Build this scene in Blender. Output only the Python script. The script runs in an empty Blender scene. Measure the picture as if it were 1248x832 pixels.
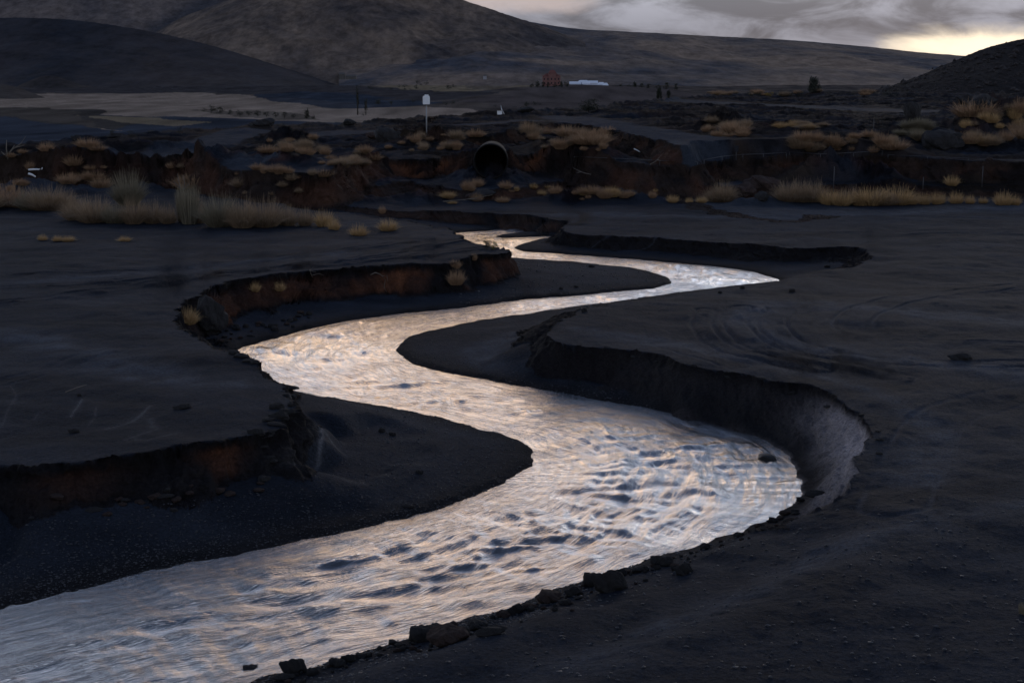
import bpy, bmesh, math, random
import numpy as np
from mathutils import Vector
random.seed(7)
R = math.radians
S = bpy.context.scene
COL = S.collection
# ------------------------------------------------------------------ camera model
F = 1733.0            # focal length in pixels of a 1248 wide frame (50 mm lens)
H = 7.0
PITCH = math.atan((416 - 90) / F)
cam_d = bpy.data.cameras.new('camera'); cam = bpy.data.objects.new('camera', cam_d); COL.objects.link(cam)
cam.location = (0, 0, H); cam.rotation_euler = (R(90) - PITCH, 0, 0)
cam_d.sensor_width = 36; cam_d.lens = F / 1248 * 36; cam_d.clip_end = 30000; cam_d.clip_start = .1
S.camera = cam
cp, sp_ = math.cos(PITCH), math.sin(PITCH)
def ray(px, py):
    u = (px - 624) / F; v = (416 - py) / F
    return np.array([u, cp + v * sp_, -sp_ + v * cp])
def at(px, py, z=0.):                       # point of the level z under a pixel
    d = ray(px, py); t = (z - H) / d[2]
    return (d[0] * t, d[1] * t)
def elev(py): return math.atan((416 - py) / F) - PITCH
def azr(px, py):
    d = ray(px, py); return math.atan2(d[0], d[1])
# ------------------------------------------------------------------ noise
_rng = np.random.RandomState(3)
_perm = _rng.permutation(256).astype(np.int32); _perm = np.concatenate([_perm, _perm])
_ang = _rng.rand(256) * 2 * np.pi
_gx = np.cos(_ang).astype(np.float32); _gy = np.sin(_ang).astype(np.float32)
def pn(x, y, seed=0):
    x = np.asarray(x, np.float32) + np.float32(seed * 17.31); y = np.asarray(y, np.float32) + np.float32(seed * 9.17)
    xi = np.floor(x); yi = np.floor(y); fx = x - xi; fy = y - yi
    xi = xi.astype(np.int32) & 255; yi = yi.astype(np.int32) & 255
    u = fx * fx * (3 - 2 * fx); v = fy * fy * (3 - 2 * fy)
    def g(ix, iy, dx, dy):
        h = _perm[_perm[ix & 255] + (iy & 255)]
        return _gx[h] * dx + _gy[h] * dy
    a = g(xi, yi, fx, fy); b = g(xi + 1, yi, fx - 1, fy)
    c = g(xi, yi + 1, fx, fy - 1); d = g(xi + 1, yi + 1, fx - 1, fy - 1)
    ab = a + (b - a) * u; cd = c + (d - c) * u
    return (ab + (cd - ab) * v) * 1.5
def fbm(x, y, o=4, seed=0, gain=.5):
    s = 0; a = 1
    for i in range(o):
        s = s + a * pn(x * 2 ** i, y * 2 ** i, seed + i * 3); a *= gain
    return s
def sst(a, b, x):
    t = np.clip((x - a) / (b - a), 0, 1); return t * t * (3 - 2 * t)
def smooth_poly(P, n=4, closed=True):       # Catmull-Rom through the points
    P = np.array(P, float); N = len(P); out = []
    for i in range(N if closed else N - 1):
        if closed: p0, p1, p2, p3 = P[i-1], P[i], P[(i+1) % N], P[(i+2) % N]
        else: p0, p1, p2, p3 = P[max(i-1, 0)], P[i], P[i+1], P[min(i+2, N-1)]
        for k in range(n):
            t = k / n
            out.append(.5 * ((2*p1) + (-p0+p2)*t + (2*p0-5*p1+4*p2-p3)*t*t + (-p0+3*p1-3*p2+p3)*t**3))
    if not closed: out.append(P[-1])
    return np.array(out)
# ------------------------------------------------------------------ rasters of signed distance
RS = .14; RX0, RX1, RY0, RY1 = -50., 50., 6., 130.
rxs = np.arange(RX0, RX1, RS, dtype=np.float32); rys = np.arange(RY0, RY1, RS, dtype=np.float32)
RXX, RYY = np.meshgrid(rxs, rys)
def sdf(P, W=None, inside=True):
    """signed distance (positive inside) and, per point, the width of the nearest edge"""
    P = np.array(P, np.float32); N = len(P)
    best = np.full(RXX.shape, 1e9, np.float32); wv = np.zeros(RXX.shape, np.float32); ins = np.zeros(RXX.shape, bool)
    for i in range(N):
        a = P[i]; b = P[(i+1) % N]; d = b - a; L = float(d @ d) + 1e-9
        t = np.clip(((RXX - a[0]) * d[0] + (RYY - a[1]) * d[1]) / L, 0, 1)
        q = (RXX - a[0] - t * d[0]) ** 2 + (RYY - a[1] - t * d[1]) ** 2
        m = q < best; best[m] = q[m]
        if W is not None: wv[m] = (W[i] + (W[(i+1) % N] - W[i]) * t)[m]
        if a[1] != b[1]:
            c = (a[1] > RYY) != (b[1] > RYY)
            xx = a[0] + (RYY - a[1]) * d[0] / d[1]
            ins ^= c & (RXX < xx)
    best = np.sqrt(best); s = np.where(ins, best, -best)
    return (s, wv) if W is not None else s
def samp(A, x, y):
    fx = np.clip((x - RX0) / RS, 0, A.shape[1] - 1.001); fy = np.clip((y - RY0) / RS, 0, A.shape[0] - 1.001)
    i = fx.astype(np.int32); j = fy.astype(np.int32); u = (fx - i).astype(np.float32); v = (fy - j).astype(np.float32)
    return (A[j, i] * (1-u) + A[j, i+1] * u) * (1-v) + (A[j+1, i] * (1-u) + A[j+1, i+1] * u) * v

WATER_PX = [(671,275.5),(640,275),(596,274.5),(607,278.5),(593,281.5),(557,284),(545,290),(552,299),(585,309),(620,314),(660,317),(700,319.5),
 (740,324),(773,327),(805,335),(818,341.5),(811,348),(781,353),(740,356.5),(712,360),(635,366),(597,371),(558,376),(495,382),(411,394),(334,413),(288,427),
 (272,437),(280,450),(310,464),(352,476),(411,485.5),(502,501),(573,518.6),(624,533),(647,546),(653,557),(640,573),(592,599),(528,623),(452,641),(308,671),(192,694),
 (96,719),(0,741),(-150,785),(-330,860),(-350,1000),(200,960),(280,860),(320,826),(430,797),(520,770),(600,745),(650,728),(709,708),(770,688),(860,662),(925,638),
 (958,624),(976,612),(983,602),(981,588),(974,566),(949,544),(892,521),(836,506),(780,496),(688,480),(580,461),(512,446),(487,433),(482,424),(493,413),(520,404),
 (578,392),(655,380),(712,372),(760,366.5),(795,361),(863,352),(925,345),(949,342),(932,336),(903,329),(863,324.5),(795,318),(740,313.6),(666,308.5),(635,306),(627,301),(645,295),
 (662,291),(690,291),(705,288),(705,276)]
ISLAND_PX = [(602,288),(616,289.8),(662,288.3),(690,287),(692,283),(671,282),(640,283.2),(615,285.8)]
WP = smooth_poly([at(*p) for p in WATER_PX], 3); IP = smooth_poly([at(*p) for p in ISLAND_PX], 3)
# lip lines: (px, py, width of the face beneath)
LEFT = [(-420,570,.5),(-200,566,.5),(0,566,.5),(90,566,.5),(155,557,.5),(202,549,.5),(260,541,.45),(300,534,.45),(325,524,.4),(336,514,.3),(352,499,.3),(350,484,.3),(341,467,.3),(318,447,.3),
 (300,438,.3),(280,431,.3),(258,425,.3),(236,415,.4),(220,400,.5),(215,385,.6),(219,369,.6),(249,354,.6),(295,341,.6),(365,330,.55),(449,324,.5),(545,319,.45),(584,312,.45),(612,309,.4),(616,305,.4),
 (603,301,.4),(585,298,.5),(566,295,.5),(549,282,.6),(531,276,.8),(480,268,1.2),(440,262,1.5),(400,257,1.5)]
RIGHT = [(667,403,.35),(684,417,.3),(762,423,.45),(835,443,.6),(908,459,.75),(981,471,.9),(1026,489,.95),(1048,505,.95),(1058,525,.9),(1053,548,.85),(1038,571,.75),(1018,594,.7),(990,612,1.6),(960,636,2.2),
 (900,664,2.2),(800,700,2.2),(740,724,2.2),(650,756,2.2),(560,788,2.2),(480,812,2.2),(400,838,2.2),(330,870,2.2),(250,1000,2.2),(700,1600,2.2),(2600,1600,1)]
RIGHT_B = [(1600,420,1),(1600,240,1)]
RIGHT_C = [(430,253,.4),(520,257,.4),(597,260,.4),(635,262.5,.4),(674,267,.4),(697,270,.4),(692,275,.4),(686,281,.4),(700,284,.4),(740,287,.4),(794,290,.4),(849,294,.45),(914,298,.5),(958,302,.4),(1000,301,.4),(1040,303,.5),(1062,312,.8),(1040,323,1.5),
 (1010,333,2.5),(965,349,2.),(900,361,2.),(830,371,2.),(760,381,1.8),(700,392,1.2)]
def lip(L, z, n=3):
    P = smooth_poly([(*at(p[0], p[1], z), p[2]) for p in L], n, closed=False); return P
ZL = 1.05; ZR = .9
PL = lip(LEFT, ZL); PLb = np.array([[-19., 75., 1.], [-80., 75., 1.], [-80., 24., 1.]]); PL = np.vstack([PL, PLb])
pr1 = lip(RIGHT, ZR); pr2 = np.array([[80., 9., 1.], [80., 90., 1.], [-30., 90., 1.]]); pr3 = lip(RIGHT_C, .62)
PR = np.vstack([pr1, pr2, pr3])
T15 = [(-300,222,1.10),(100,220,1.10),(300,226,1.10),(380,224,1.10),(450,229,0.96),(500,224,0.72),(560,231,0.96),(640,229,0.96),(700,221,0.96),(760,224,1.10),(840,222,1.10),(880,228,1.10),(1000,226,0.96),(1300,226,0.96),(1600,226,0.96)]
T2 = [(-300,200,0.72),(-100,198,0.72),(21,196,0.72),(120,199,0.72),(233,199,0.72),(300,207,0.72),(400,209,0.72),(440,198,0.96),(500,193,0.96),(560,195,0.72),(580,195,0.48),(620,195,0.48),(640,192,0.96),(720,196,0.96),(804,201,0.96),(852,202,0.96),(862,196,0.72),(960,193,0.72),(1020,192,0.72),(1120,195,0.72),(1248,198,0.72),(1600,200,0.72)]
T3 = [(480,158,.5),(600,160,.6),(640,154,.7),(680,149,.8),(720,153,.8),(780,166,.9),(860,181,.8),(930,190,.5),(975,191,.4),(1000,183,3),(1040,168,5),(1100,150,6),(1248,150,6)]
def beyond(L, z, n=3):
    P = lip(L, z, n); return np.vstack([P, [[120., 200., 1.], [-120., 200., 1.]]])
rW = sdf(WP); rI = sdf(IP); rW = np.minimum(rW, -rI)
rL, wL = sdf(PL[:, :2], PL[:, 2]); rR, wR = sdf(PR[:, :2], PR[:, 2])
b15 = beyond(T15, 1.15); r15, w15 = sdf(b15[:, :2], b15[:, 2])
b2 = beyond(T2, 2.3); r2, w2 = sdf(b2[:, :2], b2[:, 2])
b3 = beyond(T3, 3.4); b3 = np.vstack([b3[:-2], [[60., 200., 1.], [-6., 200., 1.], [-6., 95., 1.]]]); r3, w3 = sdf(b3[:, :2], b3[:, 2])

CX = [-500, 0, 140, 300, 420, 600, 720, 790, 870, 1000, 1100, 1248, 1800]
CY = [175, 173, 163, 153.5, 150, 138, 129, 121, 113, 111.5, 113, 113, 113]
CRr = [98, 99, 106, 110, 115, 135, 150, 185, 235, 240, 235, 225, 225]
AZ = np.array([math.atan((x - 624) / (F * cp)) for x in CX])
CRZ = np.array([H + r * math.tan(elev(y)) for y, r in zip(CY, CRr)])
CRr = np.array(CRr, float)
# lines cut by wheels: (points in the picture, level, pair offset, depth)
TRACKS = [([(0,352),(120,347),(250,336),(380,326),(500,316),(600,304)], 1.0, .28, .10), ([(0,372),(110,358),(220,345),(330,331),(470,312),(560,296)], 1.0, .3, .10), ([(0,336),(150,332),(330,318),(520,294)], 1.0, .3, .07),
 ([(862,372),(855,385),(862,402),(885,418),(930,432),(1000,446)], 1.0, .25, .09), ([(905,370),(895,385),(905,402),(930,418),(990,434),(1100,452)], 1.0, .3, .08), ([(952,372),(942,388),(950,404),(990,420),(1060,432),(1248,440)], 1.0, .35, .08),
 ([(800,398),(806,410),(840,424),(900,440)], 1.0, .3, .03), ([(1248,338),(1130,352),(1060,372),(1040,392),(1090,408),(1248,418)], 1.0, .5, .05), ([(700,262),(860,258),(1040,252),(1248,256)], 1.0, .5, .05), ([(700,278),(900,276),(1248,270)], 1.0, .5, .05),
 ([(0,470),(60,455),(100,440),(160,425)], 1.0, .25, .04), ([(1090,600),(1110,560),(1150,500),(1248,470)], 1.0, .5, .03), ([(640,150+0),(700,150),(780,157)], 3.9, .5, .05)]
TRW = [(smooth_poly([at(p[0], p[1], z) for p in L], 6, False), off, dep) for L, z, off, dep in TRACKS]
# mounds: px, py (foot), half width m, depth m, height m, soil amount
MOUNDS = [(598,190,2.6,2.4,1.0,.3),(885,170,2.0,2.0,1.0,1.0),(985,160,4.5,2.5,.35,.7),(995,188,1.8,1.6,.8,.9),(1040,188,2.4,1.6,1.2,1.),(1085,190,1.2,1.5,.7,.8),(1115,176,1.4,1.5,.9,.7),(1200,178,3.0,2.5,1.1,.8),(1240,150,2.6,2.,1.8,.9),(1190,150,2.,2.,1.,.5),
 (700,186,2.2,1.8,.9,1.),(735,188,1.4,1.4,.6,.9),(660,178,1.,1.5,.5,.9),(505,175,1.8,2.,.5,.8),(440,190,2.5,2.,.5,.7),(350,172,1.8,1.6,.8,1.),(330,187,1.6,1.5,.5,.8),(560,178,1.6,1.6,.5,.7),(60,190,4,2.5,.4,.4),(180,180,4,2.5,.5,.3),(270,193,3.,2.,.5,.5),
 (930,248,1.2,.9,.35,1.),(905,249,.5,.5,.3,1.),(745,245,2.6,1.,.55,1.),(700,246,1.8,.9,.5,.9),(360,243,2.2,1.4,.6,.9),(430,248,1.5,1.,.35,.5),(220,240,2.5,1.4,.6,.6),(100,238,4,1.5,.6,.5),(30,225,3.,1.5,.6,.9),(510,248,2.,1.2,.5,.6),
 (1213,160,1.2,2.,.9,.8),(800,141,3,2.5,.5,.4),(850,135,4,3.,.5,.2),(780,128,3,3,.5,.1)]
MW = None
ROADS = [([(690,143),(720,149),(780,160),(850,172),(920,182),(980,187)], 3.4, 2.4), ([(820,117),(900,121),(1000,124),(1100,128),(1190,128)], 4.0, 3.5), ([(0,196),(120,188),(200,181),(260,170),(300,162)], 2.8, 1.8), ([(400,162),(440,160),(480,159)], 2.9, 1.8),([(300,203),(330,201),(370,199)], 2.3, 1.2),([(560,152),(600,150),(650,147)], 3.4, .9)]
RDW = [(smooth_poly([at(p[0], p[1], z) for p in L], 6, False), w) for L, z, w in ROADS]
FIELDS = None
def pdist(x, y, P):
    best = np.full(x.shape, 1e9, np.float32)
    for a, b in zip(P[:-1], P[1:]):
        d = b - a; L = float(d @ d) + 1e-9
        t = np.clip(((x - a[0]) * d[0] + (y - a[1]) * d[1]) / L, 0, 1)
        best = np.minimum(best, (x - a[0] - t*d[0])**2 + (y - a[1] - t*d[1])**2)
    return np.sqrt(best)
def near(x, y, P, m):
    return (x > P[:,0].min()-m) & (x < P[:,0].max()+m) & (y > P[:,1].min()-m) & (y < P[:,1].max()+m)

def face(sd, w, lo=.0):
    """1 at the lip, 0 at the foot: a steep top layer, a sloping face, a small apron"""
    t = np.clip(-sd / np.maximum(w, .05), 0, 1.6)
    return np.where(t < .12, 1 - t / .12 * .30, np.where(t < 1, .70 - (t - .12) / .88 * .64, .06 * (1 - sst(1, 1.6, t))))
def terrain(x, y, full=True):
    """height, base colour and the raw cliff push at world points"""
    x = np.asarray(x, np.float32); y = np.asarray(y, np.float32)
    sh = x.shape; x = x.ravel(); y = y.ravel()
    r = np.hypot(x, y); az = np.arctan2(x, y)
    n1 = fbm(x * .35, y * .35, 3, 1); n2 = fbm(x * 1.7, y * 1.7, 3, 5); n3 = pn(x * 7, y * 7, 11)
    W = samp(rW, x, y) + .085 * n2 + .025 * n3
    d = -W
    zf = np.where(d > 0, np.minimum(.055 * d + .05 * sst(0, .25, d), .48) + .03 * n1 * sst(.3, 2, d), -.35 * sst(0, 1.2, W) - .06 * sst(0, .1, W))
    rl_ = samp(rL, x, y); rr_ = samp(rR, x, y)
    zf = zf + (.34 * sst(-3.4, -.2, rl_) * (y < 30) + .42 * sst(-1.8, -.2, rr_) * sst(44, 38, y)) * sst(.1, 1.6, d) * sst(0, .5, n1 * 1. + .6)
    zf = zf + .008 * n3 * sst(0, .4, d)
    jag = (.09 * n2 + .012 * n3 + .20 * fbm(x * .8, y * .8, 2, 21))
    h = zf; push = np.zeros_like(h); soil = np.zeros_like(h); cl = np.zeros_like(h)
    # left plateau
    swell = .07 * n1 + .018 * n2 + .006 * n3
    for A, Wd, zt, amp, sa, lim in ((rL, wL, ZL, 1, .55, 0), (rR, wR, ZR, 1, .25, 0), (r15, w15, 1.15, 1.6, .5, 0), (r2, w2, 2.3, 1.6, .55, 0), (r3, w3, 3.4, 1.6, .6, 0)):
        sd = samp(A, x, y); w = samp(Wd, x, y)
        soft = sst(1.35, 2., w)
        w = w * (1 + .8 * sst(-.2, .5, pn(x * .9, y * .9, 23)) * sst(.9, .6, w))
        dist = np.clip(np.hypot(x, y) / 60, .6, 1.2)
        sd = sd + jag * amp * np.clip(w * 2.2, .35, 1) * (1 - .5 * soft)
        f = face(sd, w); f = f * (1 - soft) + soft * sst(1, 0, -sd / np.maximum(w, .05)); f = np.where(sd > 0, 1, f)
        ztop = zt + swell * (1 if zt < 2 else 1.5)
        if A is rR:                 # the near right bank runs gently down to the stones by the water
            ztop = ztop - .28 * sst(36, 46, y) - .1 * sst(30, 14, y) - .35 * sst(1.6, 0, sd) * sst(23.5, 20, y) * sst(7, 3, x)
        if zt == 2.3:
            rc = np.interp(az, AZ, CRr); zc = np.interp(az, AZ, CRZ)
            t = np.clip((r - 80) / (rc - 80), 0, 1)
            ztop = ztop + (zc - 2.3) * t
        if zt == 3.4: f = f * sst(-.05, .6, samp(r2, x, y) + jag)
        g = h + (ztop - h) * f
        on = (sd <= .02) & (-sd < w * 1.3) & (soft < .5) & (ztop > h + .15)
        cl = np.where(on, 1, cl * np.where(sd > .05, 1 - f, 1))
        so = np.where(on, sa * sst(.9, .6, f) * sst(.02, .2, f), 0)
        soil = np.where(on, so, soil * (1 - f))
        h = g
    # mid ground
    m2 = sst(79, 84, r) * sst(1.0, 3.0, samp(r2, x, y))
    rc = np.interp(az, AZ, CRr); zc = np.interp(az, AZ, CRZ)
    q = pn(x / 9 + .6 * n1, y / 3.2 + .5 * n1, 31) + .5 * pn(x / 4, y / 1.6, 33)
    terr = np.floor(q * 2.2) / 2.2 + sst(.65, .95, (q * 2.2) % 1) / 2.2
    notroad = np.ones_like(h)
    road = np.zeros_like(h)
    if full or True:
        for P, wd in RDW:
            m = near(x, y, P, 6)
            if m.any():
                dd = pdist(x[m], y[m], P) + .15 * n2[m]
                road[m] = np.maximum(road[m], sst(wd * 1.2, wd * .85, dd)); notroad[m] = np.minimum(notroad[m], sst(wd * .8, wd * 2.2, dd))
    h = h + m2 * notroad * (.42 * terr + .10 * n2) * sst(rc + 5, rc - 8, r) * np.clip((r - 66) / 30, .4, 1.0)
    for (px, py, hw, dp, hh, sa) in MOUND_W:
        m = (np.abs(x - px) < hw * 3) & (np.abs(y - py) < dp * 3)
        if m.any():
            g = np.exp(-((x[m] - px) / hw) ** 2 * 1.2 - ((y[m] - py) / dp) ** 2 * 1.2)
            g = np.clip(g * (1 + .35 * n2[m]) , 0, 1.3)
            h[m] += hh * g * (1 + .0 * n1[m]); soil[m] = np.maximum(soil[m], sa * .6 * sst(.25, .8, g + .2 * n2[m]))
    # beyond the crest the ground falls to the valley
    fall = np.maximum(r - rc, 0)
    land = h
    valley = -15 + 2.5 * fbm(x / 160, y / 160, 3, 41) * sst(250, 700, r) - 3 * sst(500, 1500, r)
    h2 = zc - fall * .16 + (.3 * n1 + .2*n2) * sst(30, 0, fall)
    h2 = np.maximum(h2, valley) + .0
    k = sst(-4, 2, r - rc)
    h = np.where(r < rc + 2, land * (1 - k) + h2 * k, h2)
    # low rise carrying the far houses
    for (bx, by, ax, ay, bh) in RISES:
        h = h + bh * np.exp(-((x - bx) / ax) ** 2 - ((y - by) / ay) ** 2)
    # tracks
    trk = np.zeros_like(h)
    for P, off, dep in TRW:
        m = near(x, y, P, 1.2)
        if m.any():
            dd = pdist(x[m], y[m], P) + .03 * n2[m]
            brk = .35 + .65 * sst(-.3, .3, n1[m] + .5*n2[m])
            g = np.exp(-((dd - off) / .07) ** 2) - .5 * np.exp(-((dd - off) / .17) ** 2) - .3*np.exp(-(dd / .2) ** 2)
            h[m] -= dep * g * brk; trk[m] += np.clip(g, 0, 1) * brk
    if not full: return h.reshape(sh)
    return [a.reshape(sh) for a in (h, cl, soil, road, trk, W, n1, n2)]
RISES = []
MOUND_W = []
def zat(px, py, z0=None):
    """where the ray of a pixel meets the ground"""
    d = ray(px, py)
    tt = np.concatenate([np.arange(12, 140, .12), np.geomspace(140, 6000, 900)])
    P = np.array([0, 0, H]) + tt[:, None] * d
    hh = terrain(P[:, 0], P[:, 1], False)
    i = np.argmax(P[:, 2] <= hh) if (P[:, 2] <= hh).any() else len(tt) - 1
    return (float(P[i, 0]), float(P[i, 1]), float(hh[i]))
for m in MOUNDS:
    zz = 2.7 if m[1] < 196 else (1.5 if m[1] < 226 else .65)
    if m[1] < 165: zz = 3.5
    p = at(m[0], m[1], zz); MOUND_W.append((p[0], p[1] + m[3] * .7, m[2], m[3], m[4], m[5]))
def rise(px, py, D, wpx, dm, zb=-18):
    d = ray(px, py); t = D / d[1]; z = H + t * d[2]
    return (d[0]*t, D, wpx / F * D, dm, z - zb)
RISES += [rise(715, 103, 1500, 130, 260, -18), rise(600, 122, 1150, 60, 140, -18.)]

# ------------------------------------------------------------------ helpers
def mat(name): m = bpy.data.materials.new(name); m.use_nodes = True; return m
def nd(nt, t, **k):
    n = nt.nodes.new(t)
    for a, b in k.items():
        if a == 'inp':
            for kk, vv in b.items(): n.inputs[kk].default_value = vv
        else: setattr(n, a, b)
    return n
def simple(name, col, rough=.9, var=.4, scale=4., bump=.4, bscale=None, spec=.3, metal=0., dist=.02):
    m = mat(name); nt = m.node_tree; b = nt.nodes['Principled BSDF']
    tc = nd(nt, 'ShaderNodeTexCoord')
    n = nd(nt, 'ShaderNodeTexNoise', inp={'Scale': scale, 'Detail': 6, 'Roughness': .65}); nt.links.new(tc.outputs['Object'], n.inputs['Vector'])
    mr = nd(nt, 'ShaderNodeMapRange', inp={'From Min': .3, 'From Max': .7, 'To Min': 1 - var, 'To Max': 1 + var}); nt.links.new(n.outputs['Fac'], mr.inputs['Value'])
    mx = nd(nt, 'ShaderNodeVectorMath', operation='SCALE'); mx.inputs[0].default_value = col[:3]; nt.links.new(mr.outputs[0], mx.inputs['Scale'])
    nt.links.new(mx.outputs[0], b.inputs['Base Color']); b.inputs['Roughness'].default_value = rough; b.inputs['Specular IOR Level'].default_value = spec; b.inputs['Metallic'].default_value = metal
    if bump:
        n2 = nd(nt, 'ShaderNodeTexNoise', inp={'Scale': bscale or scale * 3, 'Detail': 8, 'Roughness': .7}); nt.links.new(tc.outputs['Object'], n2.inputs['Vector'])
        bp = nd(nt, 'ShaderNodeBump', inp={'Strength': bump, 'Distance': dist}); nt.links.new(n2.outputs['Fac'], bp.inputs['Height']); nt.links.new(bp.outputs[0], b.inputs['Normal'])
    return m
def np_mesh(name, V, Fq, m, smooth=True, loop=4):
    me = bpy.data.meshes.new(name); V = np.asarray(V, np.float32); Fq = np.asarray(Fq, np.int32)
    nf = len(Fq); me.vertices.add(len(V)); me.vertices.foreach_set('co', V.ravel())
    me.loops.add(nf * loop); me.loops.foreach_set('vertex_index', Fq.ravel())
    me.polygons.add(nf); me.polygons.foreach_set('loop_start', np.arange(0, nf * loop, loop, dtype=np.int32))
    me.polygons.foreach_set('loop_total', np.full(nf, loop, np.int32))
    if smooth: me.polygons.foreach_set('use_smooth', np.ones(nf, bool))
    me.update(calc_edges=True)
    if m: me.materials.append(m)
    return me
def link(name, me, parent=None, loc=None):
    o = bpy.data.objects.new(name, me); COL.objects.link(o)
    if parent: o.parent = parent
    if loc is not None: o.location = loc
    return o
def tag(o, label=None, cat=None, group=None, kind=None):
    if label: o['label'] = label
    if cat: o['category'] = cat
    if group: o['group'] = group
    if kind: o['kind'] = kind
    return o
def empty(name, loc, rz=0, sc=1):
    o = bpy.data.objects.new(name, None); COL.objects.link(o); o.location = loc; o.rotation_euler = (0, 0, rz); o.scale = (sc,)*3 if not isinstance(sc, tuple) else sc
    return o
def copy_tree(o, parent=None):
    c = o.copy(); COL.objects.link(c); c.parent = parent
    for ch in list(o.children): copy_tree(ch, c)
    return c
def grid_faces(nr, nc):
    i = np.arange(nr * nc).reshape(nr, nc)
    return np.stack([i[:-1, :-1], i[:-1, 1:], i[1:, 1:], i[1:, :-1]], -1).reshape(-1, 4)

# ------------------------------------------------------------------ the ground sheet
NCOL = 1050
th = np.concatenate([np.linspace(-1.35, -.47, 36)[:-1], np.linspace(-.47, .47, NCOL), np.linspace(.47, 1.35, 36)[1:]])
s = np.concatenate([np.arange(2, 12, .25), np.arange(12, 110, .04), np.arange(110, 270, .25), np.geomspace(270, 9000, 500)])
den = np.where(s < 12, 2., np.minimum(1 / np.maximum(s * s / 7500., .025), 40))
den = np.where(s > 30, np.maximum(den, 9.), den); den = np.where(s > 106, 2.5, den); den = np.where(s > 270, 75000. / (s * s), den)
D = np.repeat(den[:, None].astype(np.float32), len(th), 1)
SS = s[:, None].astype(np.float32); X = SS * np.sin(th)[None]; Y = SS * np.cos(th)[None]; X = X.astype(np.float32); Y = Y.astype(np.float32)
sel = (s >= 12) & (s < 110)
for A, Wd, b in ((rL, wL, 1.), (rR, wR, 1.), (r15, w15, .5), (r2, w2, .7), (r3, w3, .5)):
    sd = samp(A, X[sel], Y[sel]); w = samp(Wd, X[sel], Y[sel])
    wall = np.exp(-((sd + w * .5) / (w * .5 + .22)) ** 2)
    D[sel] += 30 * b * wall * (w < 1.3) * np.clip(SS[sel] / 22, .5, 1.2)
# even out between neighbours
k = 9
Dp = np.pad(D, ((0, 0), (k, k)), 'edge'); cs = np.cumsum(Dp, 1); D = (cs[:, 2*k:] - cs[:, :-2*k]) / (2 * k)
ds = np.gradient(s).astype(np.float32)
C = np.cumsum(D * ds[:, None], 0); C -= C[0]
NROW = int(C[-1].mean()); NROW = min(NROW, 2500)
rr = np.empty((NROW, len(th)), np.float32)
for j in range(len(th)):
    rr[:, j] = np.interp(np.linspace(0, C[-1, j], NROW), C[:, j], s)
X = rr * np.sin(th)[None].astype(np.float32); Y = rr * np.cos(th)[None].astype(np.float32)
del D, C, Dp, cs
h, cl, soil, road, trk, Wt, n1, n2 = terrain(X, Y)
# ragged faces: push the steep parts sideways along the fall line by layered noise
e = .15
gx = np.zeros_like(h); gy = np.zeros_like(h)
m = cl > .5
xs, ys = X[m], Y[m]
A = np.maximum.reduce([h[m]*0])
for Rr in (rL, rR, r2, r15, r3):
    pass
def dirfield(x, y):
    bx = np.zeros_like(x); by = np.zeros_like(x); bd = np.full(x.shape, 9., np.float32)
    for Rr in (rL, rR, r15, r2, r3):
        d0 = samp(Rr, x, y); ax = samp(Rr, x + e, y) - samp(Rr, x - e, y); ay = samp(Rr, x, y + e) - samp(Rr, x, y - e)
        t = np.abs(d0) < bd; bd = np.where(t, np.abs(d0), bd); bx = np.where(t, ax, bx); by = np.where(t, ay, by)
    l = np.hypot(bx, by) + 1e-6
    return -bx / l, -by / l
ox, oy = dirfield(xs, ys)
zz = h[m]
lay = pn(zz * 7 + .6 * pn(xs, ys, 50), xs * .6 + ys * .6, 51)
lump = pn(xs * 3 + zz * 2.3, ys * 3 - zz * 2.9, 52) + .6 * pn(xs * 8 + zz * 6, ys * 8 - zz * 7, 53)
top = sst(.55, .95, (zz - zz.min()) * 0 + np.clip((zz % 1.31) / 1.3, 0, 1))
pushd = .07 * lay + .13 * lump + .07 * top
rfac = np.where((np.abs(samp(rR, xs, ys)) < np.abs(samp(rL, xs, ys))) & (ys < 46) & (xs > .3), .3, 1.); pushd = pushd * rfac
X[m] += ox * pushd; Y[m] += oy * pushd
h[m] += (.05 * pn(xs * 5 + 3, ys * 5 - zz * 4, 54) + .03 * pn(xs * 13, ys * 13 + zz * 9, 55)) * sst(.05, .3, zz)
# base colours of what lies there
sand = np.array([.0112, .0142, .0210]); sand2 = np.array([.0215, .026, .036]); brown = np.array([.13, .052, .026]); dark = np.array([.0115, .0105, .0115]); rdc = np.array([.030, .036, .048]); wet = np.array([.012, .012, .014])
C3 = np.empty(h.shape + (3,), np.float32)
v = np.clip(.45 + .9 * fbm(X * .22, Y * .6, 3, 61), 0, 1)[..., None]
C3[:] = sand * (1 - v) + sand2 * v
def mixc(C3, a, col):
    a = np.clip(a, 0, 1)[..., None]; C3 *= (1 - a); C3 += a * np.array(col, np.float32)
mixc(C3, cl, dark)
mixc(C3, cl * (np.hypot(X, Y) > 60) * (.6 + .5 * fbm(X * .5, h * 3, 2, 68)), (.036, .025, .021))
lipband = cl * sst(.62, .85, (h - .2) / .85) * (np.hypot(X, Y) < 60); mixc(C3, lipband * .7, (.006, .0055, .006))
pl = .5 + .5 * np.clip(fbm(X * .5, Y * .5, 2, 66) * 2.5 + .2, -1, 1)
rch = np.interp(np.arctan2(X, Y), AZ, CRr)
rad = np.hypot(X, Y)
facel = (cl > .5) & (rad < 60)
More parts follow.
